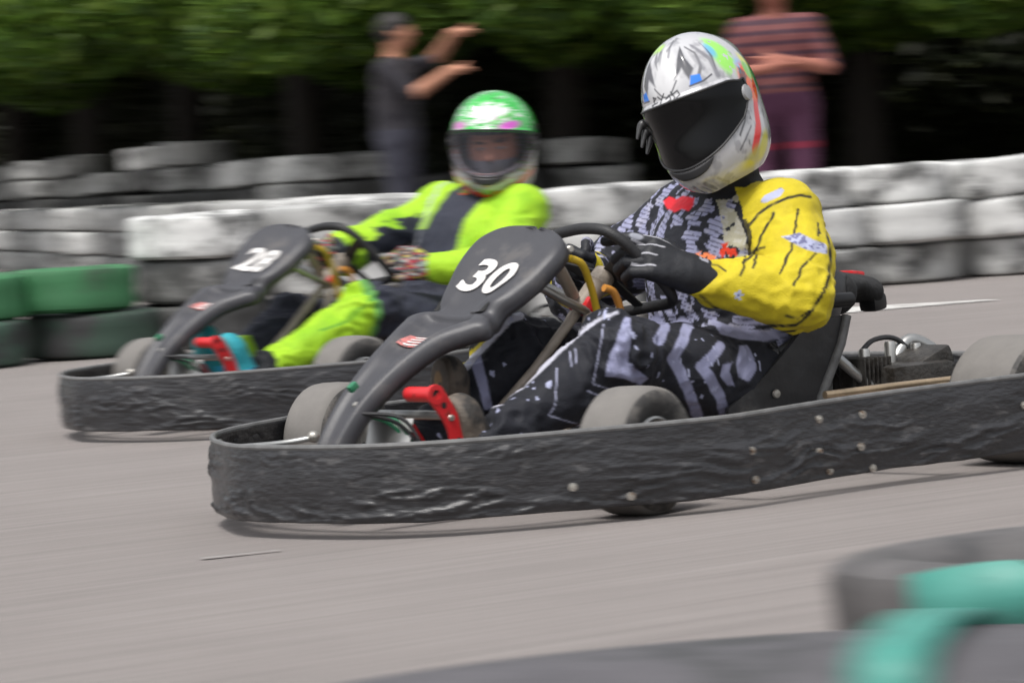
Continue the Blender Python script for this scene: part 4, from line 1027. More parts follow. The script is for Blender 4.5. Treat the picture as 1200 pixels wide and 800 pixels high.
def driver30():
    X, Y, a = KARTS[30]; off = (-.15, 0, .09)
    root = empty('person', (0, 0, 0), math.pi + a)
    root.location = Matrix.Translation((X, Y, 0)) @ Matrix.Rotation(math.pi + a, 4, 'Z') @ Vector(off)
    tag(root, 'racer in black and lavender suit with yellow sleeve and white helmet in kart 30', 'person', 'racers seated in the karts')
    S = SDF((-.40, -.44, .04), (.76, .45, .96), .0042)
    pelvis, shL, shR = (-.15, 0, .22), (-.215, .175, .565), (-.225, -.17, .575)
    elL, wrL = (-.125, .315, .395), (.030, .205, .442); elR, wrR = (-.03, -.33, .42), (.05, -.205, .475)
    hpL, knL, anL = (-.14, .10, .19), (.315, .205, .315), (.63, .165, .14); hpR, knR, anR = (-.14, -.10, .19), (.345, -.10, .318), (.615, -.07, .15)
    S.cone((-.15, -.075, .21), (-.15, .075, .21), .125, .125, k=.05, seg='hip')
    S.cone((-.155, .05, .24), (-.19, .08, .48), .125, .115, k=.06, seg='chest'); S.cone((-.155, -.05, .24), (-.19, -.08, .48), .125, .115, k=.06, seg='chest')
    S.ell((-.17, 0, .46), (.135, .185, .17), k=.05, seg='chest')
    S.cone(shR, shL, .072, .072, k=.06, seg='shoulder')
    S.cone((-.215, .01, .60), (-.165, .04, .70), .078, .070, k=.03, seg='neck')
    for sd, sh, el, wr in (('L', shL, elL, wrL), ('R', shR, elR, wrR)):
        m = tuple((np.array(sh) * .45 + np.array(el) * .55) + np.array((-.012, .012 if sd == 'L' else -.012, 0)))
        S.cone(sh, m, .082, .070, k=.045, seg='uarm' + sd); S.cone(m, el, .070, .063, k=.04, seg='uarm' + sd)
        m2 = tuple(np.array(el) * .5 + np.array(wr) * .5 + np.array((0, 0, .006)))
        S.cone(el, m2, .064, .058, k=.03, seg='farm' + sd); S.cone(m2, wr, .058, .045, k=.03, seg='farm' + sd)
    for sd, h, k, an in (('L', hpL, knL, anL), ('R', hpR, knR, anR)):
        m = tuple(np.array(h) * .5 + np.array(k) * .5 + np.array((0, 0, .0)))
        S.cone(h, m, .108, .092, k=.05, seg='thigh' + sd); S.cone(m, k, .092, .068, k=.04, seg='thigh' + sd)
        m = tuple(np.array(k) * .60 + np.array(an) * .40 + np.array((-.008, 0, -.008)))
        S.cone(k, m, .068, .064, k=.03, seg='shin' + sd); S.cone(m, an, .064, .044, k=.03, seg='shin' + sd)
    # head inside the helmet
    hc = (-.113, .06, .818); S.cone((-.17, .04, .70), (-.12, .055, .78), .06, .07, k=.02, seg='neck'); S.ell(hc, (.098, .085, .11), k=.02, seg='neck')
    v, q = S.mesh(); v = relax(v, q, 2)
    N = vnormals(v, q)
    arm = [(elL, .10), (elR, .10), (knL, .12), (knR, .12), (wrL, .06), ((-.06, .10, .25), .12), ((-.06, -.1, .25), .1), (anL, .10), (anR, .09), ((-.16, .2, .5), .08)]
    v = folds(v, N, S, arm, .0115); N = vnormals(v, q); seg, t = S.seg(v)
    x, y, z = v[:, 0], v[:, 1], v[:, 2]; h, zz = hz(v)
    C = np.tile(np.array([NAVY], np.float32), (len(v), 1))
    n0 = fbm(v, 18, 3, 3)
    isin = lambda *k: np.isin(seg, k)
    # jacket print: broken pale blocks on black
    tors = isin('chest', 'hip', 'shoulder') & (z > .235) | isin('uarmR', 'farmR')
    zq = (z + y * .25 + .012 * vnoise(v, 12, 2)) / .0095; st = np.floor(zq); wob = vnoise(np.stack([st * .9, np.floor(y * 18), st * 0], 1), 1.0, 6)
    cell = np.abs(np.sin(y * 56 + 1.7 * vnoise(v, 7, 6) + z * 14 + wob * .7))
    pr = (cell + .2 * fbm(v, 30, 12, 2) > .58) & (fbm(v, 13, 9, 2) > -.26) & (vnoise(np.stack([st * 3.1, y * 30, z * 0], 1), 1., 8) > -.55)
    C = mixc(C, np.array(LAV) * .95, pr * tors * 1.0)
    C = mixc(C, (.36, .36, .46), (pr & tors) * sstep(0, .5, fbm(v, 45, 31, 2)) * .8); C = mixc(C, (.05, .05, .08), (pr & tors & (np.abs(zq - st - .5) > .36)) * .75)
    # yellow near sleeve and shoulder
    hl = h
    yel = isin('uarmL', 'farmL') | (isin('shoulder', 'chest', 'neck') & (y > .082 + .25 * np.clip(.60 - z, 0, .2) * .35 + .010 * vnoise(v, 25, 3)) & (z > .40))
    yel &= ~(isin('neck') & (z > .655))
    hb = np.interp(z, [.42, .49, .55, .60, .65, .69], [.196, .194, .192, .187, .178, .170]) + .004 * vnoise(v, 30, 3)
    body_side = isin('shoulder', 'chest', 'neck') | (isin('uarmL') & (z > .40) & (N[:, 0] > .25))
    yel &= ~(body_side & (h < hb))
    yel |= isin('farmR') & (t > .75)
    C = mixc(C, YEL, yel * 1.); C = mixc(C, (.44, .33, .01), yel * sstep(0, .4, n0) * .3)
    arm_edge = isin('uarmL', 'shoulder', 'chest') & (np.abs(h - hb - .003) < .0035) & (z < .57) & (z > .41); C = mixc(C, (.012, .012, .014), arm_edge * .9)
    pale = (isin('shoulder', 'chest') & (h > hb - .050) & (h < hb) & (z > .45)); C = mixc(C, (.42, .40, .30), pale * (fbm(v, 40, 14, 2) > -.2) * .8)
    near = (N[:, 0] * .6 + N[:, 1] * .8 > -.1)
    for k, p in enumerate(DEC['claw']):
        C = mixc(C, (.012, .012, .012), line_mask(h + vnoise(v, 70, 5) * .0035, zz, p, .0027, .0016) * sstep(-.7, -.25, fbm(v, 55, 61, 2)) * yel * near)
    for k, p in enumerate(DEC['seam']):
        C = mixc(C, (.014, .014, .014), line_mask(h + vnoise(v, 50, 7) * .002, zz, p, (.0030, .0036, .0024, .002, .002, .0025)[k], .0016) * (.55 + .45 * sstep(-.4, 0, fbm(v, 40, 62, 2))) * yel * near)
    for nm in ('patch1', 'patch2'):
        m = poly_mask(h, zz, DEC[nm], .0012) * yel * near; C = mixc(C, (.40, .42, .58), m); C = mixc(C, (.10, .10, .22), m * (fbm(v, 130 if nm == 'patch2' else 90, 3, 2) > .12) * .8)
    if 1:
        (sx, sz), = DEC['star']; rr = np.hypot(h - sx, zz - sz); th = np.arctan2(zz - sz, h - sx)
        m = (rr < .012 * (.75 + .25 * np.cos(5 * th))) * yel * near; C = mixc(C, (.45, .50, .68), m * 1.); C = mixc(C, (.1, .1, .2), (m > 0) * (rr < .004) * .9)
    front = isin('chest', 'shoulder', 'hip') & (N[:, 0] > 0)
    C = mixc(C, (.80, .02, .035), poly_mask(h, zz, DEC['red'], .002) * (front | isin('uarmR', 'farmR')) * 1.)
    C = mixc(C, (.60, .035, .01), poly_mask(h, zz, DEC['red2'], .002) * front * (fbm(v, 70, 3, 2) > -.25)); C = mixc(C, (.80, .22, .08), poly_mask(h, zz, DEC['orange'], .002) * front * (fbm(v, 80, 4, 2) > -.3))
    # hem of the jacket, hip and thigh print
    legs = isin('thighL', 'shinL', 'hip', 'chest') & ~yel & near
    C = mixc(C, LAV, poly_mask(h, zz, DEC['hem'], .002) * legs)
    w = .0105
    jit = vnoise(v, 38, 44) * .0025
    for p in DEC['legA']: 
        m = line_mask(h + jit, zz, p, .0115, .0018) * legs * (z < .38); C = mixc(C, LAV, m); C = mixc(C, (.25, .26, .40), m * (fbm(v * [1, 1, .4], 48, 45, 2) > .10) * .8)
    for p in DEC['blob']: C = mixc(C, LAV, poly_mask(h + jit, zz, p, .0015) * legs)
    for p in DEC['thin']: C = mixc(C, (.36, .37, .50), line_mask(h, zz, p, .0013, .001) * legs)
    C = mixc(C, (.50, .50, .58), line_mask(h, zz, DEC['pipe'], .0034, .0012) * isin('thighL', 'shinL') * (y > .08))
    rl = isin('thighR', 'shinR')
    C = mixc(C, (.50, .50, .58), line_mask(h, zz, DEC['pipeR'], .0075, .0015) * rl); C = mixc(C, YEL, line_mask(h, zz, DEC['yellR'], .0035, .001) * rl)
    C = mixc(C, LAV, poly_mask(h, zz, DEC['shinR'], .002) * rl * (fbm(v * [1, 1, .35], 60, 23, 2) > -.5))
    # paint flecks
    fl = fbm(v * [1, 1, .45], 95, 19, 2); C = mixc(C, (.42, .44, .62), ((fl > .42) & isin('thighL', 'shinL', 'thighR', 'shinR') & (fbm(v, 12, 77, 2) > .02)) * .9)
    C = mixc(C, (.012, .012, .013), (isin('neck') & (z > .64)) * 1.)
    b = add_mesh('racing_suit', v - np.array(off), q, M_['cloth'], root, colors=C)
    # helmet
    quat = (Euler((0, 0, R(25))).to_quaternion() @ Euler((0, R(15), 0)).to_quaternion() @ Euler((R(15), 0, 0)).to_quaternion())
    hm, Mx = make_helmet(root, 'helmet', (-.107, .05, .826), quat, paint30, True, off, (1.0, 1.0, 1.10))
    # small dark claw-like ornament held on the far side of the helmet
    o = MB()
    for (dx, dz, ln, up) in ((.056, .012, .010, .004), (.054, -.004, .009, -.004), (.050, -.018, .006, -.010)):
        A = Vector((dx, -.118, dz)); B = A + Vector((.006, -ln * .5, up * .3)); C2 = A + Vector((.014, -ln, up * .4 - .006)); D2 = C2 + Vector((.014, -.008, -.016))
        o.tube([Mx @ A, Mx @ B, Mx @ C2, Mx @ D2], [.010, .010, .007, .003], 10, smoothn=4)
    o.build('helmet_ornament', M_['ornament'], hm)
    make_glove(root, (.076, .190, .464), (.84, -.36, .40), (.25, .80, .55), -1, gpaint30, off, .85, 1.22, .6)
    make_glove(root, (.055, -.200, .478), (.75, .30, .15), (.30, -.85, .30), 1, gpaint30, off, 1.0, 1.08)
    make_boot(root, (.69, .165, .055), (.725, .145, .238), (-1, 0, .15), bpaint30, off)
    make_boot(root, (.600, -.075, .10), (.590, -.058, .318), (-1, 0, -.1), bpaint30, off)
    return root
M_['ornament'] = pmat('ornament_grey', (.06, .06, .062), .4, .2, var=.5, vscale=60)

LIME = (.33, .57, .020); DNAVY = (.026, .029, .045)
def driver28():
    X, Y, a = KARTS[28]; off = (-.18, 0, .09)
    root = empty('person', (0, 0, 0), math.pi + a)
    root.location = Matrix.Translation((X, Y, 0)) @ Matrix.Rotation(math.pi + a, 4, 'Z') @ Vector(off)
    tag(root, 'racer in lime green and navy suit with green helmet and clear visor in kart 28', 'person', 'racers seated in the karts')
    S = SDF((-.58, -.46, .04), (.74, .46, .95), .0052)
    shL, shR = (-.41, .18, .575), (-.37, -.17, .605); elL, wrL = (-.19, .315, .415), (-.035, .20, .425); elR, wrR = (-.06, -.28, .485), (.06, -.215, .475)
    hpL, knL, anL = (-.19, .10, .19), (.215, .19, .320), (.605, .14, .15); hpR, knR, anR = (-.19, -.10, .19), (.28, -.13, .285), (.60, -.10, .15)
    S.cone((-.19, -.075, .21), (-.19, .075, .21), .125, .125, k=.05, seg='hip')
    S.cone((-.20, .05, .24), (-.345, .08, .50), .125, .11, k=.06, seg='chest'); S.cone((-.20, -.05, .24), (-.345, -.08, .50), .125, .11, k=.06, seg='chest')
    S.ell((-.32, 0, .47), (.118, .160, .15), k=.05, seg='chest'); S.cone(shR, shL, .072, .072, k=.06, seg='shoulder')
    S.cone((-.395, .0, .60), (-.42, .03, .70), .072, .062, k=.03, seg='neck')
    for sd, sh, el, wr in (('L', shL, elL, wrL), ('R', shR, elR, wrR)):
        m = tuple(np.array(sh) * .45 + np.array(el) * .55)
        S.cone(sh, m, .078 if sd == 'L' else .066, .066 if sd == 'L' else .056, k=.045, seg='uarm' + sd); S.cone(m, el, .066 if sd == 'L' else .056, .060 if sd == 'L' else .052, k=.04, seg='uarm' + sd); S.cone(el, wr, .060, .044, k=.03, seg='farm' + sd)
    for sd, h, k, an in (('L', hpL, knL, anL), ('R', hpR, knR, anR)):
        m = tuple(np.array(h) * .5 + np.array(k) * .5)
        S.cone(h, m, .105, .088, k=.05, seg='thigh' + sd); S.cone(m, k, .088, .066, k=.04, seg='thigh' + sd)
        m = tuple(np.array(k) * .62 + np.array(an) * .38 + np.array((-.008, 0, -.01)))
        S.cone(k, m, .068, .066, k=.03, seg='shin' + sd); S.cone(m, an, .066, .044, k=.03, seg='shin' + sd)
    hc = (-.43, .035, .800)
    S.cone((-.42, .03, .70), (-.42, .035, .78), .06, .06, k=.02, seg='neck')
    # head with a face (seen through the clear visor)
    qh = Euler((0, 0, R(44))).to_quaternion() @ Euler((0, R(5), 0)).to_quaternion()
    fc = tuple(Vector(hc) + qh @ Vector((.006, 0, -.016)))
    hp = lambda x, y, z: tuple(Vector(fc) + qh @ Vector((x, y, z)))
    S.ell(hp(-.005, 0, .0), (.092, .074, .112), qh.to_euler(), k=.02, seg='head'); S.ell(hp(.05, 0, -.06), (.04, .042, .05), qh.to_euler(), k=.03, seg='head')
    S.cone(hp(.088, 0, .005), hp(.108, 0, -.028), .009, .014, k=.014, seg='head')
    for s_ in (1, -1):
        S.ell(hp(.088, s_ * .031, .004), (.012, .017, .010), qh.to_euler(), k=.008, op='s'); S.ell(hp(.077, s_ * .031, .003), (.012, .013, .012), qh.to_euler(), k=.002, seg='eye')
        S.cone(hp(.089, s_ * .015, .026), hp(.082, s_ * .05, .027), .007, .006, k=.012, seg='head')
    v, q = S.mesh(); v = relax(v, q, 2); N = vnormals(v, q); seg, t = S.seg(v)
    hd = np.isin(seg, ('head', 'eye', 'neck'))
    arm = [(elL, .10), (elR, .10), (knL, .12), (knR, .12), ((-.1, .10, .25), .12), ((-.1, -.1, .25), .1), (anL, .09), (anR, .09)]
    vf = folds(v, N, S, arm, .0135); v = np.where(hd[:, None], v, vf); N = vnormals(v, q)
    x, y, z = v[:, 0], v[:, 1], v[:, 2]; isin = lambda *k: np.isin(seg, k); n0 = fbm(v, 16, 3, 2)
    C = np.tile(np.array([DNAVY], np.float32), (len(v), 1))
    lime = (isin('uarmL', 'farmL') | (isin('shoulder', 'chest') & (y > .105) & (z > .45)) |
            (isin('uarmR') & (N[:, 2] > .35)) | (isin('shoulder', 'chest') & (y < -.07) & (z > .54) & (N[:, 2] > .35)) | (isin('farmR') & (t < .62)))
    lime |= isin('shinL') & (x > knL[0] - .005 + .03) & (x < anL[0] - .035); lime |= isin('shinR') & (x > .47) & (x < anR[0] - .02)
    lime |= isin('thighL') & (z < .19) & (x > -.05) & (x < .1)
    lime |= isin('hip', 'chest') & (z < .31) & (z > .25) & (y > .03)
    C = mixc(C, LIME, lime * 1.); C = mixc(C, (.17, .42, .01), lime * sstep(0, .4, n0) * .5)
    edge = isin('shinL') & (np.abs(x - knL[0] - .030) < .010); C = mixc(C, (.10, .28, .06), edge * 1.)
    C = mixc(C, (.35, .37, .40), (isin('chest', 'shoulder', 'uarmR') & (np.abs(y + .118 + .12 * (z - .58)) < .006) & (z > .40)) * .8)
    C = mixc(C, (.006, .007, .01), (isin('shinL', 'shinR') & (x > anL[0] - .035)) * 1.)
    C = mixc(C, (.03, .20, .02), line_mask(x, z + .0 * y, [(.24, .36), (.34, .29), (.42, .27)], .003, .002) * isin('shinL') * .8)
    # collar, balaclava, face
    nk = isin('neck'); C = mixc(C, (.015, .016, .02), nk * 1.)
    C = mixc(C, (.55, .10, .02), (nk & (z > .62) & (z < .665) & (fbm(v, 30, 5, 2) > -.25)) * 1.); C = mixc(C, (.20, .40, .05), (nk & (z > .645) & (z < .66)) * .8)
    if 1:
        hq = np.array(qh.to_matrix()); Lh = (v - np.array(fc)) @ hq; fx, fy, fz = Lh[:, 0], Lh[:, 1], Lh[:, 2]; H = isin('head', 'eye') | (nk & (z > .74))
        C = mixc(C, (.66, .31, .19), H * 1.); C = mixc(C, (.30, .32, .35), (H & (fz < -.034)) * 1.); C = mixc(C, (.02, .015, .012), (H & (fz > .044)) * 1.)
        for s_ in (1, -1):
            C = mixc(C, (.02, .014, .01), (H & (np.abs(fz - .023 - .002 * s_) < .0055) & (np.abs(fy * s_ - .033) < .019) & (fx > .04)) * .9)
            C = mixc(C, (.65, .62, .58), (H & (np.hypot((fy * s_ - .031) / .013, (fz - .003) / .0055) < 1) & (fx > .04)) * 1.)
            C = mixc(C, (.02, .012, .008), (H & (np.hypot((fy * s_ - .031) / .0058, (fz - .003) / .0056) < 1) & (fx > .04)) * 1.)
    add_mesh('racing_suit', v - np.array(off), q, M_['cloth'], root, colors=C)
    quat = (Euler((0, 0, R(44))).to_quaternion() @ Euler((0, R(4), 0)).to_quaternion() @ Euler((R(-4), 0, 0)).to_quaternion())
    make_helmet(root, 'helmet', hc, quat, paint28, False, off, (1.08, 1.08, 1.08))
    make_glove(root, (-.030, .195, .428), (.90, -.22, .12), (.35, .90, .30), -1, gpaint28, off, 1.0, 1.08, .2)
    make_glove(root, (.062, -.212, .475), (.65, .30, .15), (.30, -.85, .30), 1, gpaint28, off, 1.0, 1.05)
    make_boot(root, (.685, .14, .075), (.725, .12, .265), (-1, 0, .15), bpaint28, off)
    make_boot(root, (.675, -.09, .09), (.665, -.08, .30), (-1, 0, -.05), bpaint28, off)
    return root
# ---------------------------------------------------------------- ground, light, air
def setting():
    w = bpy.data.worlds.new('World'); scene.world = w; w.use_nodes = True; N, L = w.node_tree.nodes, w.node_tree.links
    sk = N.new('ShaderNodeTexSky'); sk.sky_type = 'NISHITA'; sk.sun_disc = False; sk.sun_elevation = R(58); sk.sun_rotation = R(200); sk.dust_density = 4; sk.air_density = 1.2; sk.ozone_density = 1
    hs = N.new('ShaderNodeHueSaturation'); hs.inputs['Saturation'].default_value = .22; L.new(sk.outputs[0], hs.inputs['Color'])
    bg = N['Background']; bg.inputs[1].default_value = .122; L.new(hs.outputs[0], bg.inputs[0])
    sd = bpy.data.lights.new('sun', 'SUN'); sd.energy = 1.7; sd.angle = R(14); sd.color = (1, .97, .93); so = bpy.data.objects.new('sun', sd); link(so)
    el, az = R(58), R(200)   # light comes from the camera's side, left and above
    d = Vector((math.sin(az) * math.cos(el), math.cos(az) * math.cos(el), math.sin(el))); d = Vector((-.22, -.36, .9)).normalized()
    sk.sun_elevation = math.asin(d.z); sk.sun_rotation = math.atan2(d.x, d.y)
    so.rotation_euler = d.to_track_quat('Z', 'Y').to_euler(); so.location = (0, 0, 12)
    vs = scene.view_settings; vs.view_transform = 'Standard'; vs.look = 'None'; vs.exposure = EXPO; vs.gamma = 1; vs.use_curve_mapping = False
    # asphalt sheet to the horizon
    m = bpy.data.materials.new('asphalt'); N, L = nodes(m); b = N['Principled BSDF']; tc = N.new('ShaderNodeTexCoord')
    def noise(sc, det=6, stretch=None, rot=0, rough=.6):
        mq = N.new('ShaderNodeMapping'); L.new(tc.outputs['Object'], mq.inputs[0]); mq.inputs['Rotation'].default_value = (0, 0, rot); mp = N.new('ShaderNodeMapping'); L.new(mq.outputs[0], mp.inputs[0])
        if stretch: mp.inputs['Scale'].default_value = stretch
        n = N.new('ShaderNodeTexNoise'); n.inputs['Scale'].default_value = sc; n.inputs['Detail'].default_value = det; n.inputs['Roughness'].default_value = rough; L.new(mp.outputs[0], n.inputs[0]); return n.outputs['Fac']
    def mr(x, a, b_, c, d): q = N.new('ShaderNodeMapRange'); L.new(x, q.inputs[0]); [setattr(q.inputs[i + 1], 'default_value', v) for i, v in enumerate((a, b_, c, d))]; return q.outputs[0]
    def mul(a, b_): q = N.new('ShaderNodeMath'); q.operation = 'MULTIPLY'; L.new(a, q.inputs[0]); L.new(b_, q.inputs[1]); return q.outputs[0]
    grain = mr(noise(420, 3), .3, .7, .80, 1.2); mott = mr(noise(1.1, 8), .3, .7, .93, 1.07)
    drag = mr(noise(6, 7, (.06, 2.4, 1), R(-31), .78), .3, .7, .86, 1.12)      # rubber dragged along the racing line
    drag2 = mr(noise(18, 5, (.03, 2.4, 1), R(-36), .75), .32, .68, .90, 1.09)
    f = mul(mul(grain, mott), mul(drag, drag2))
    mx = N.new('ShaderNodeMixRGB'); mx.blend_type = 'MULTIPLY'; mx.inputs[0].default_value = 1; mx.inputs[1].default_value = (.228, .206, .197, 1); L.new(f, mx.inputs[2]); L.new(mx.outputs[0], b.inputs['Base Color'])
    b.inputs['Roughness'].default_value = .85; b.inputs['Specular IOR Level'].default_value = .3
    bp = N.new('ShaderNodeBump'); bp.inputs['Strength'].default_value = .5; bp.inputs['Distance'].default_value = .004; L.new(noise(300, 3), bp.inputs['Height']); L.new(bp.outputs[0], b.inputs['Normal'])
    g = add_mesh('track_surface', [(-600, -300, 0), (600, -300, 0), (600, 900, 0), (-600, 900, 0)], [(0, 1, 2, 3)], m, smooth=False); tag(g, 'pinkish grey worn asphalt of the kart track', kind='structure')
    # earth beyond the tyre wall
    em = pmat('forest_earth', (.035, .028, .018), .95, var=.5, vscale=1.2, bump=.5, bscale=6)
    e = add_mesh('earth_bank', [(-60, 20.6, .004), (60, 28, .004), (60, 90, .004), (-60, 90, .004)], [(0, 1, 2, 3)], em, smooth=False); 
    bpy.data.objects.remove(e)
    gx, gy = 180, 30; V = []; 
    for i in range(gx):
        for j in range(gy):
            X = -45 + 90 * i / (gx - 1); t = j / (gy - 1); Yy = 23.2 + 4.3 * min(8, max(0, -X - .9)) + t * 60
            z = .008 + min(1, t * 8) * .10 * (1 + .5 * mnoise.noise(Vector((X * .5, Yy * .5, 0)))) if j else -.05
            V.append((X, Yy, z))
    Fc = [(i * gy + j, (i + 1) * gy + j, (i + 1) * gy + j + 1, i * gy + j + 1) for i in range(gx - 1) for j in range(gy - 1)]
    e = add_mesh('earth_bank', V, Fc, em); tag(e, 'dark bare earth under the trees', kind='structure')
    # faded paint on the asphalt
    lm = pmat('worn_road_paint', (.55, .54, .52), .8, var=.2, vscale=6, dirt=(.22, .2, .19), dirt_amt=.3, dirt_scale=9)
    lm2 = pmat('faint_scuff', (.29, .275, .265), .8, var=.2, vscale=30, dirt=(.24, .22, .21), dirt_amt=.45, dirt_scale=40)
    def strip(A, B, w0, w1, lab, z=.004):
        A, B = Vector((*A, z)), Vector((*B, z)); n = 14; V = []; d = (B - A).normalized(); s = Vector((-d.y, d.x, 0))
        for i in range(n + 1):
            t = i / n; p = A.lerp(B, t); ww = (w0 + (w1 - w0) * t) * (.85 + .3 * rnd.random()); V += [p + s * ww / 2, p - s * ww / 2]
        o = add_mesh('road_marking', V, [(2 * i, 2 * i + 1, 2 * i + 3, 2 * i + 2) for i in range(n)], lm2 if w0 < .1 else lm, smooth=False); tag(o, lab, 'road marking')
    gp = lambda x, y: ground_px(x, y)
    a_, b_ = gp(960, 366), gp(1165, 352); strip(a_, b_, .62, .10, 'white painted wedge on the asphalt before the tyre wall on the right')
    a_, b_ = gp(236, 656), gp(330, 646); strip(a_, b_, .022, .010, 'thin white scuff on the bare asphalt in front of kart 30')
def ground_px(x, y, z=0.):
    """where a line of sight meets the level z: used once to find the metric position of things in the place"""
    d = _w + _r2 * ((x - 600) / FPX) + _u2 * ((400 - y) / FPX); t = (z - CH) / d.z
    return (d.x * t, d.y * t)
def at_depth(x, y, dist):
    d = _w + _r2 * ((x - 600) / FPX) + _u2 * ((400 - y) / FPX); t = dist / d.y
    return Vector((d.x * t, dist, CH + d.z * t))

# ---------------------------------------------------------------- tyres
def tyre_paint(name, col, amt, rubber=(.03, .03, .031)):
    return pmat(name, col, .6, var=.25, vscale=5, bump=.15, bscale=40, dirt=rubber, dirt_amt=amt, dirt_scale=4.5, rnd_amt=.3)
def tyre_mesh(name, R0, W, mat, tread=True, r_in=.56):
    """car tyre lying flat, axis Z, base at z=0"""
    hw = W / 2; ri = R0 * r_in
    pr = [(ri, hw * .62), (ri + .012, hw * .80), (ri + (R0 - ri) * .30, hw * .96), (ri + (R0 - ri) * .58, hw), (R0 - .028, hw * .95), (R0 - .009, hw * .84), (R0, hw * .66), (R0 - .008, hw * .30), (R0 - .008, -hw * .30), (R0, -hw * .66), (R0 - .009, -hw * .84), (R0 - .028, -hw * .95), (ri + (R0 - ri) * .58, -hw), (ri + (R0 - ri) * .30, -hw * .96), (ri + .012, -hw * .80), (ri, -hw * .62), (ri + .02, -hw * .3), (R0 - .03, -hw * .55), (R0 - .022, 0), (R0 - .03, hw * .55), (ri + .02, hw * .3)]
    n = 72; V = []; k = len(pr)
    for i in range(n):
        q = 2 * math.pi * i / n
        for j, (r, z) in enumerate(pr):
            if tread and 5 <= j <= 10 and i % 3 == 0: r -= .009
            if j in (6, 9): r -= .003
            if tread and j in (7, 8): r -= .0
            sag = .004 * math.sin(q * 2 + 1); V.append((r * math.cos(q), r * math.sin(q), z + hw + sag))
    Fc = [(i * k + a, ((i + 1) % n) * k + a, ((i + 1) % n) * k + (a + 1) % k, i * k + (a + 1) % k) for i in range(n) for a in range(k)]
    o = add_mesh(name, V, [f[::-1] for f in Fc], mat, sharp=35); 
    return o
def tyres_all():
    white = tyre_paint('white_painted_tyre', (.54, .54, .53), .40, (.09, .09, .088)); grey = tyre_paint('grey_painted_tyre', (.38, .38, .37), .5, (.07, .07, .068))
    dark = tyre_paint('bare_tyre', (.055, .055, .054), .3, (.02, .02, .02)); green = tyre_paint('green_painted_tyre', (.045, .19, .075), .22, (.05, .07, .05)); dgreen = tyre_paint('dark_green_tyre', (.03, .06, .042), .45)
    cream = tyre_paint('cream_tyre', (.50, .46, .38), .2)
    MT = {}
    def place(kind, mat, p, z, label, group, tilt=0.):
        key = (kind, mat.name)
        if key not in MT:
            o = tyre_mesh('tyre', .31, .2, mat, tread=(kind == 0)); MT[key] = o.data
        else:
            o = bpy.data.objects.new('tyre', MT[key]); link(o)
        o.location = (p[0], p[1], z); o.rotation_euler = (tilt * (rnd.random() - .5), tilt * (rnd.random() - .5), rnd.random() * 6.28)
        s = .97 + .06 * rnd.random(); o.scale = (s, s, 1)
        tag(o, label, 'tyre', group); return o
    def at_ground(px, D): v = at_depth(px, 300, D); return (v.x, D)
    # near wall: left end is low and green, then grows to three layers
    A = Vector(at_ground(-420, 15.3)); B = Vector(at_ground(1720, 20.6)); n = int((B - A).length / .63)
    for i in range(n + 1):
        p = A.lerp(B, i / n); px = 600 + p.x / p.y * FPX
        p = p + Vector((rnd.uniform(-.02, .02), rnd.uniform(-.06, .06)))
        if px < 330: cols = [dgreen if px < 200 else dark, green if px < 190 else grey] + ([white] if px > 110 else [])
        else: cols = [(grey, grey, dark, white)[(i * 5) % 4], (white, grey, white, white, cream)[(i * 3) % 5], white]
        if px > 900 and i % 3: cols[0] = (grey, cream, grey, white)[i % 4]
        for k, m in enumerate(cols):
            nm = {white: 'white painted', grey: 'scuffed grey painted', dark: 'bare black', green: 'bright green painted', dgreen: 'dark green', cream: 'yellowed white'}[m]
            lay = ['bottom', 'middle', 'top'][k] if len(cols) == 3 else ['bottom', 'top'][k]
            where = 'low left end of the wall' if px < 330 else 'tyre wall behind the karts'
            place(i % 2, m, p + Vector((rnd.uniform(-.07, .07), rnd.uniform(-.07, .07))), .001 + k * .2, f'{nm} tyre, {lay} layer of the {where}', 'tyres of the wall behind the karts', .05)
    # wall running away to the left
    A = Vector(at_ground(500, 19.9)); B = Vector(at_ground(-40, 44)); n = int((B - A).length / .64)
    for i in range(n + 1):
        p = A.lerp(B, i / n) + Vector((rnd.uniform(-.05, .05), rnd.uniform(-.04, .04)))
        for k in range(3):
            m = rnd.choice([[dark, grey, grey], [white, grey, white], [white, white, white, grey]][k])
            nm = {white: 'white painted', grey: 'scuffed grey painted', dark: 'bare black'}[m]
            place(i % 2, m, p + Vector((rnd.uniform(-.03, .03), 0)), .001 + k * .2, f"{nm} tyre, {['bottom', 'middle', 'top'][k]} layer of far wall at left", 'tyres of the far wall at the left', .05)
    # loose taller stacks before the trees
    for px, ytop, top in ((-25, 208, grey), (20, 212, grey), (62, 192, grey), (105, 205, white), (142, 207, white), (190, 181, white), (232, 179, white), (275, 212, grey), (318, 208, white), (362, 206, white), (404, 210, grey), (446, 205, grey), (505, 212, dark), (610, 205, dark), (700, 190, grey)):
        D = 26.5
        while px < 600 and D < 50 and 600 + (A.lerp(B, (D - 2.2 - A.y) / (B.y - A.y))).x / (D - 2.2) * FPX > px - 0: D += .25
        D = min(D, 46.5) + .5 * rnd.random()
        p = Vector(at_ground(px, D)); hz_ = 194 + (600 - px) * .0664; h = max(3, round((CH + (hz_ - ytop) * D / FPX) / .2))
        for k in range(h):
            m = top if k == h - 1 else (dark if k < h - 2 or rnd.random() < .6 else grey)
            nm = {white: 'white painted', grey: 'scuffed grey', dark: 'bare black'}[m]
            place(k % 2, m, p + Vector((rnd.uniform(-.06, .06), 0)), .09 + k * .2, f"{nm} tyre {'on top of' if k == h - 1 else 'in'} a loose stack before dark trees", 'tyres in loose stacks under the trees', .12)

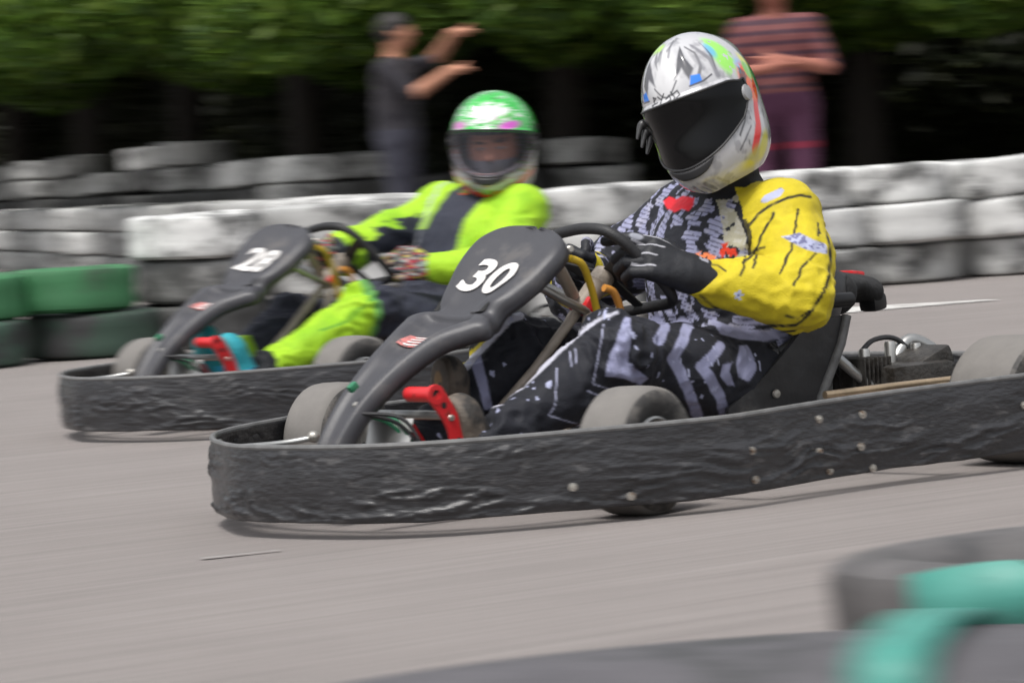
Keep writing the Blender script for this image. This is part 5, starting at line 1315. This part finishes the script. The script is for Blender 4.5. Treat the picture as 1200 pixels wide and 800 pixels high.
TEAL = None
def foreground():
    gm = pmat('near_grey_tyre', (.095, .09, .09), .6, var=.5, vscale=6, bump=.2, bscale=40, dirt=(.05, .05, .052), dirt_amt=.3, dirt_scale=4)
    wm = pmat('near_dark_tyre', (.095, .09, .098), .6, var=.35, vscale=6, bump=.2, bscale=40, dirt=(.05, .05, .052), dirt_amt=.2, dirt_scale=3)
    t1 = tyre_mesh('tyre', .60, .262, wm); t1.location = (.20, 2.98, .001); tag(t1, 'large grey truck tyre lying flat, nearest the camera', 'tyre', 'tyres tied together in the foreground')
    # white paint inside the hole of the truck tyre
    wt = pmat('white_tyre_paint', (.62, .62, .63), .55, var=.2, vscale=7, dirt=(.1, .1, .1), dirt_amt=.2, dirt_scale=6)
    t3 = tyre_mesh('tyre', .285, .17, wt); t3.location = (.15, 3.02, .004); tag(t3, 'white painted tyre lying inside the hole of the large truck tyre', 'tyre', 'tyres tied together in the foreground')
    t2 = tyre_mesh('tyre', .30, .20, gm); t2.location = (.675, 4.64, .001); t2.rotation_euler = (0, 0, .4); tag(t2, 'grey car tyre with teal band lying flat at the lower right', 'tyre', 'tyres tied together in the foreground')
    teal = pmat('teal_webbing', (.06, .26, .215), .5, var=.2, vscale=20, bump=.1, bscale=90)
    def ribbon(name, pts, side, w, lab, grp):
        P = spline([Vector(p) for p in pts], 5); V = []
        for i, p in enumerate(P):
            s = side if not callable(side) else side(p); V += [p + s * w / 2, p - s * w / 2]
        o = add_mesh(name, [tuple(v) for v in V], [(2 * i, 2 * i + 1, 2 * i + 3, 2 * i + 2) for i in range(len(P) - 1)], teal)
        md = o.modifiers.new('thick', 'SOLIDIFY'); md.thickness = .006; md.offset = 0
        tag(o, lab, 'strap', grp); return o
    # radial strap over the ring of the truck tyre
    c = Vector((.20, 2.98, 0)); a = R(69); d = Vector((math.cos(a), math.sin(a), 0)); sd = Vector((-math.sin(a), math.cos(a), 0))
    q = lambda r, z: c + d * r + Vector((0, 0, z))
    ribbon('tie_strap', [q(.315, .06), q(.315, .17), q(.335, .250), q(.40, .272), q(.50, .277), q(.575, .264), q(.606, .225)], sd, .070, 'teal webbing strap laid across the rim of the large foreground truck tyre', 'teal straps on the foreground tyres')
    c2 = Vector((.675, 4.64, 0)); P = []
    for k in range(15):
        an = R(-134 + k * 9); P.append(c2 + Vector((math.cos(an) * .309, math.sin(an) * .309, .150 + .02 * math.sin(k * .5))))
    n = len(P); V = []
    for i, p in enumerate(P): hw = float(np.interp(i, [0, 3.2, 4.4, 14], [.050, .048, .020, .016])); V += [p + Vector((0, 0, hw)), p - Vector((0, 0, hw))]
    o = add_mesh('tie_strap', [tuple(v) for v in V], [(2 * i, 2 * i + 1, 2 * i + 3, 2 * i + 2) for i in range(n - 1)], teal); md = o.modifiers.new('thick', 'SOLIDIFY'); md.thickness = .006; md.offset = 0
    tag(o, 'teal webbing strap wrapped round the side of the car tyre at the lower right', 'strap', 'teal straps on the foreground tyres')

def spectators():
    def person(name, px, D, rz, pose, label, paintf, hair):
        v0 = at_depth(px, 200, D); base = (v0.x, D, 0)
        root = empty(name, base, rz); tag(root, label, 'person', 'people standing behind the tyre wall')
        S = SDF((-.45, -.62, .0), (.75, .62, 1.85), .012)
        for s in (1, -1):
            S.cone((0, s * .10, .90), (.02, s * .11, .48), .095, .065, k=.03, seg='leg'); S.cone((.02, s * .11, .48), (-.02, s * .12, .09), .062, .042, k=.02, seg='leg')
            S.cone((-.04, s * .12, .045), (.14, s * .14, .035), .042, .034, k=.02, seg='shoe')
        S.cone((0, -.07, .95), (0, .07, .95), .115, .115, k=.04, seg='leg'); S.cone((0, -.06, 1.02), (0, -.08, 1.30), .115, .115, k=.05, seg='shirt'); S.cone((0, .06, 1.02), (0, .08, 1.30), .115, .115, k=.05, seg='shirt')
        S.cone((-.01, -.15, 1.37), (-.01, .15, 1.37), .065, .065, k=.05, seg='shirt'); S.cone((-.01, 0, 1.40), (.01, 0, 1.50), .052, .048, k=.02, seg='skin')
        S.ell((.025, 0, 1.585), (.092, .072, .112), k=.02, seg='skin'); S.ell((.06, 0, 1.53), (.04, .04, .045), k=.02, seg='skin'); S.cone((.108, 0, 1.59), (.122, 0, 1.565), .010, .014, k=.012, seg='skin')
        for s in (1, -1): S.ell((.02, s * .075, 1.585), (.018, .010, .028), k=.005, seg='skin')
        for s, (e, w, h) in zip((1, -1), pose):
            sh = (-.01, s * .19, 1.36); S.cone(sh, e, .054, .042, k=.03, seg='uarm'); S.cone(e, w, .042, .028, k=.015, seg='farm')
            hd = np.array(h) - np.array(w); m = np.array(w) + hd * .45; S.cone(w, tuple(m), .026, .034, k=.015, seg='farm'); 
            for k in range(4): S.cone(tuple(m + np.array((0, (k - 1.5) * .018, 0))), tuple(np.array(h) + np.array((0, (k - 1.5) * .02, -.004 * k))), .012, .010, k=.006, seg='farm')
            S.cone(tuple(m), tuple(m + hd * .3 + np.array((0, .0, .045))), .013, .011, k=.006, seg='farm')
        v, q = S.mesh(); v = relax(v, q, 2); N = vnormals(v, q); seg, t = S.seg(v)
        cl = ~np.isin(seg, ('skin', 'farm')); v = v + N * (fbm(v, 9, 5, 3) * .012 * cl)[:, None]
        add_mesh('body', v, q, M_['cloth'], root, colors=paintf(v, seg, t, N))
        H = SDF((-.14, -.14, 1.45), (.20, .14, 1.75), .008); H.ell((.012, 0, 1.605), (.104, .082, .108), k=.0); H.ell((.12, 0, 1.545), (.09, .10, .085), k=.02, op='s'); H.ell((.01, 0, 1.44), (.12, .12, .09), k=.02, op='s')
        hv, hq = H.mesh(); hv = relax(hv, hq, 2); hv = hv + vnormals(hv, hq) * (fbm(hv, 40, 3, 2) * .004)[:, None]
        add_mesh('hair', hv, hq, hair, root); return root
    hairm = pmat('dark_hair', (.012, .009, .008), .6, var=.3, bump=.4, bscale=90)
    def p1(v, seg, t, N):
        C = np.tile(np.array([[.022, .020, .026]], np.float32), (len(v), 1)); C = mixc(C, (.46, .22, .14), np.isin(seg, ('skin', 'farm')) * 1.); C = mixc(C, (.035, .035, .05), (seg == 'leg') * 1.)
        C = mixc(C, (.05, .045, .05), ((seg == 'shirt') & (fbm(v, 5, 3, 2) > .1)) * .4); return C
    def p2(v, seg, t, N):
        C = np.tile(np.array([[.16, .055, .055]], np.float32), (len(v), 1)); st = np.sin(v[:, 2] * 105) > .0
        C = mixc(C, (.045, .02, .035), (st & np.isin(seg, ('shirt', 'uarm'))) * .9); C = mixc(C, (.36, .14, .10), np.isin(seg, ('skin', 'farm')) * 1.)
        C = mixc(C, (.085, .028, .062), ((seg == 'leg') | (v[:, 2] < 1.0)) * 1.); C = mixc(C, (.3, .03, .06), ((np.abs(v[:, 2] - .70) < .02)) * .8); return C
    a = person('person', 470, 22.0, R(-12), (((.20, .26, 1.42), (.36, .10, 1.56), (.50, .06, 1.57)), ((.16, -.22, 1.20), (.38, -.15, 1.33), (.50, -.13, 1.335))), 'bystander in dark shirt with bare forearms raised behind the tyre wall at the left', p1, hairm)
    a.scale = (.98, .98, .98)
    b = person('person', 918, 21.4, R(-100), (((.06, .27, 1.12), (.23, .06, 1.17), (.22, -.08, 1.20)), ((.06, -.27, 1.12), (.25, -.05, 1.13), (.25, .09, 1.16))), 'bystander in red brown striped shirt with folded arms behind the racer with the yellow sleeve', p2, hairm)
    b.scale = (1.04, 1.12, 1.04)

def leaf_cloud(pts, size, seed, cols):
    rg = np.random.default_rng(seed); n = len(pts)
    u = rg.normal(size=(n, 3)); u /= np.linalg.norm(u, axis=1, keepdims=True); w = rg.normal(size=(n, 3)); w[:, 2] -= .3; w -= u * (u * w).sum(1, keepdims=True); w /= np.linalg.norm(w, axis=1, keepdims=True)
    s = size * rg.uniform(.6, 1.3, (n, 1)); V = np.stack([pts - w * s, pts + u * s * .42, pts + w * s, pts - u * s * .42], 1).reshape(-1, 3)
    Q = np.arange(4 * n).reshape(n, 4); c = np.asarray(cols)[rg.integers(0, len(cols), n)] * rg.uniform(.75, 1.25, (n, 1)); return V, Q, np.repeat(c, 4, 0)
def vegetation():
    leafm = pmat('leaves', rough=.55, var=.1, attr='paint', spec=.3)
    bark = pmat('bark', (.018, .014, .011), .9, var=.4, vscale=8, bump=.5, bscale=20)
    nb = leafm.node_tree.nodes['Principled BSDF']
    tl = leafm.node_tree.nodes.new('ShaderNodeBsdfTranslucent'); mx = leafm.node_tree.nodes.new('ShaderNodeMixShader'); mx.inputs[0].default_value = .25
    at = [n for n in leafm.node_tree.nodes if n.type == 'ATTRIBUTE'][0]; leafm.node_tree.links.new(at.outputs['Color'], tl.inputs[0]); leafm.node_tree.links.new(nb.outputs[0], mx.inputs[1]); leafm.node_tree.links.new(tl.outputs[0], mx.inputs[2])
    leafm.node_tree.links.new(mx.outputs[0], leafm.node_tree.nodes['Material Output'].inputs['Surface'])
    rg = np.random.default_rng(5); protos = []
    spots = [(-6.3, 48.5, 0), (-4.6, 42.0, 0), (-2.9, 35.0, 2), (-1.5, 29.2, 1), (.5, 27.2, 2), (2.7, 27.2, 1), (4.9, 26.3, 2), (7.3, 27.6, 1), (-9.4, 52, 0), (9.9, 28, 2), (-14, 56, 0), (13, 28.5, 1), (17, 28, 2)]
    labs = ['dark leafy tree at the far left edge of the wood', 'dark leafy tree behind the far tyre wall at the left', 'leafy tree standing left of the bystander in the dark shirt', 'leafy tree behind the bystander in the dark shirt', 'leafy tree behind the gap between the two helmets', 'leafy tree behind the bystander in the striped shirt', 'leafy tree at the right, past the yellow sleeved racer', 'leafy tree at the far right edge of the wood', 'outer tree of the wood beyond the left edge', 'outer tree of the wood beyond the right edge', 'outermost tree of the wood at the left', 'second outer tree of the wood at the right', 'outermost tree of the wood at the right']
    for k in range(3):
        m = MB(); tp = [(0, 0, 0), (.05, .02, 1.0), (-.05, .05, 2.2), (.08, 0, 3.6), (0, .05, 4.8)]; m.tube(tp, [.16, .13, .11, .07, .03], 12, smoothn=5)
        cl = []
        for b in range(13):
            an = rg.uniform(0, 6.28); z0 = rg.uniform(1.5, 3.8); ln = rg.uniform(1.2, 2.2); z1 = z0 + rg.uniform(-.1, .9)
            A = Vector((0, 0, z0)); Bm = Vector((math.cos(an) * ln * .5, math.sin(an) * ln * .5, (z0 + z1) / 2 + .2)); C = Vector((math.cos(an) * ln, math.sin(an) * ln, z1)); m.tube([A, Bm, C], [.05, .03, .012], 7, smoothn=4)
            cl += [(C, .55), (Bm, .4)]
        for b in range(46):
            an = rg.uniform(0, 6.28); el = rg.uniform(-1.0, 1.2); rr = rg.uniform(1.3, 2.25)
            cl.append((Vector((math.cos(an) * math.cos(el) * rr, math.sin(an) * math.cos(el) * rr, 3.35 + math.sin(el) * rr * .95)), rg.uniform(.28, .55)))
        for b in range(26):
            an = b / 26 * 6.28 + rg.uniform(-.1, .1); rr = rg.uniform(1.5, 2.3); cl.append((Vector((math.cos(an) * rr, math.sin(an) * rr, rg.uniform(1.35, 1.9))), rg.uniform(.3, .5)))
        P = []; 
        for c, r in cl:
            c = Vector((c.x, c.y, max(c.z, 1.22 + .4 * rg.random()))); nn = int(1000 * r / .45); d = rg.normal(size=(nn, 3)); d /= np.linalg.norm(d, axis=1, keepdims=True); P.append(np.array(c) + d * r * np.cbrt(rg.uniform(.25, 1, (nn, 1))) * [1.1, 1.1, .62])
        P = np.concatenate(P); pal = [(.085, .17, .014), (.11, .20, .020), (.06, .13, .014), (.14, .22, .026), (.05, .105, .014)]; kk = (.32, .80, .72)[k]; V, Q, C = leaf_cloud(P, .055, 11 + k, [(r_ * kk * (1.25 if k == 0 else 1), g_ * kk, b_ * kk) for r_, g_, b_ in pal])
        protos.append((m, V, Q, C))
    meshes = {}
    for (x, y, k), lab in zip(spots, labs):
        root = empty('tree', (x, y, .12), rg.uniform(0, 6)); tag(root, lab, 'tree', 'trees behind the tyre wall')
        if k not in meshes:
            m, V, Q, C = protos[k]; t = m.build('trunk', bark, root); c = add_mesh('crown', V, Q, leafm, root, smooth=False, colors=C); meshes[k] = (t.data, c.data)
        else:
            for nm, me in zip(('trunk', 'crown'), meshes[k]): link(bpy.data.objects.new(nm, me), root)
        s = rg.uniform(.97, 1.14) * (1.0 + .45 * min(1, max(0, (y - 28) / 14))); root.scale = (s, s, s)
    # dense dark hedge closing the view under the crowns
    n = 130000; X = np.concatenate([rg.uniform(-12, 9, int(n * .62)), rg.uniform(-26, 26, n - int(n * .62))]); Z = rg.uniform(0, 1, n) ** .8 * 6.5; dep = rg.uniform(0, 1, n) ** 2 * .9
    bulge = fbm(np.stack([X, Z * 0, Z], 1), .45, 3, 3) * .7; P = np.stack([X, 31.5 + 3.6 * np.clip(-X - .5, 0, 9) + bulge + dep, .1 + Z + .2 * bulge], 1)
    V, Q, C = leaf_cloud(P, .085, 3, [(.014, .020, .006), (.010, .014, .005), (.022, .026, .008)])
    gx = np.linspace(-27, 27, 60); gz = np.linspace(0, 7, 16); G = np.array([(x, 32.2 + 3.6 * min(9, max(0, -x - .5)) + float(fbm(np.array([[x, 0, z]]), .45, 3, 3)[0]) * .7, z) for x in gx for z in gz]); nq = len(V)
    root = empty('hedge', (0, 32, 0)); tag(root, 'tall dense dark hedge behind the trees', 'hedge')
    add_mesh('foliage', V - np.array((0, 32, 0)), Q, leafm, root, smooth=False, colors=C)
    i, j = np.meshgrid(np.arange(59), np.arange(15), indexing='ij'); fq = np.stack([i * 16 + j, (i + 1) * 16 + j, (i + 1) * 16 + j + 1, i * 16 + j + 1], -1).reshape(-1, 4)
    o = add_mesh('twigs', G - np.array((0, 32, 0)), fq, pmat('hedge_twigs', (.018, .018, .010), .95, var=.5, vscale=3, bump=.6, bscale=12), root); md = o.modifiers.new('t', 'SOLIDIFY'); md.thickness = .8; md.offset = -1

import time as _t
_t0 = _t.time()
def lap(s): print('LAP', s, round(_t.time() - _t0, 1))
setting(); lap('setting')
make_kart(30, 'go kart with white number 30 on its black nose fairing, nearest the camera', 3, R(-14 + 28)); lap('k30')
make_kart(28, 'go kart with white number 28 on its black nose fairing, farther back at the left', 8, R(4)); lap('k28')
driver30(); lap('d30')
driver28(); lap('d28')
tyres_all(); foreground(); lap('tyres')
spectators(); lap('people')
vegetation(); lap('veg')
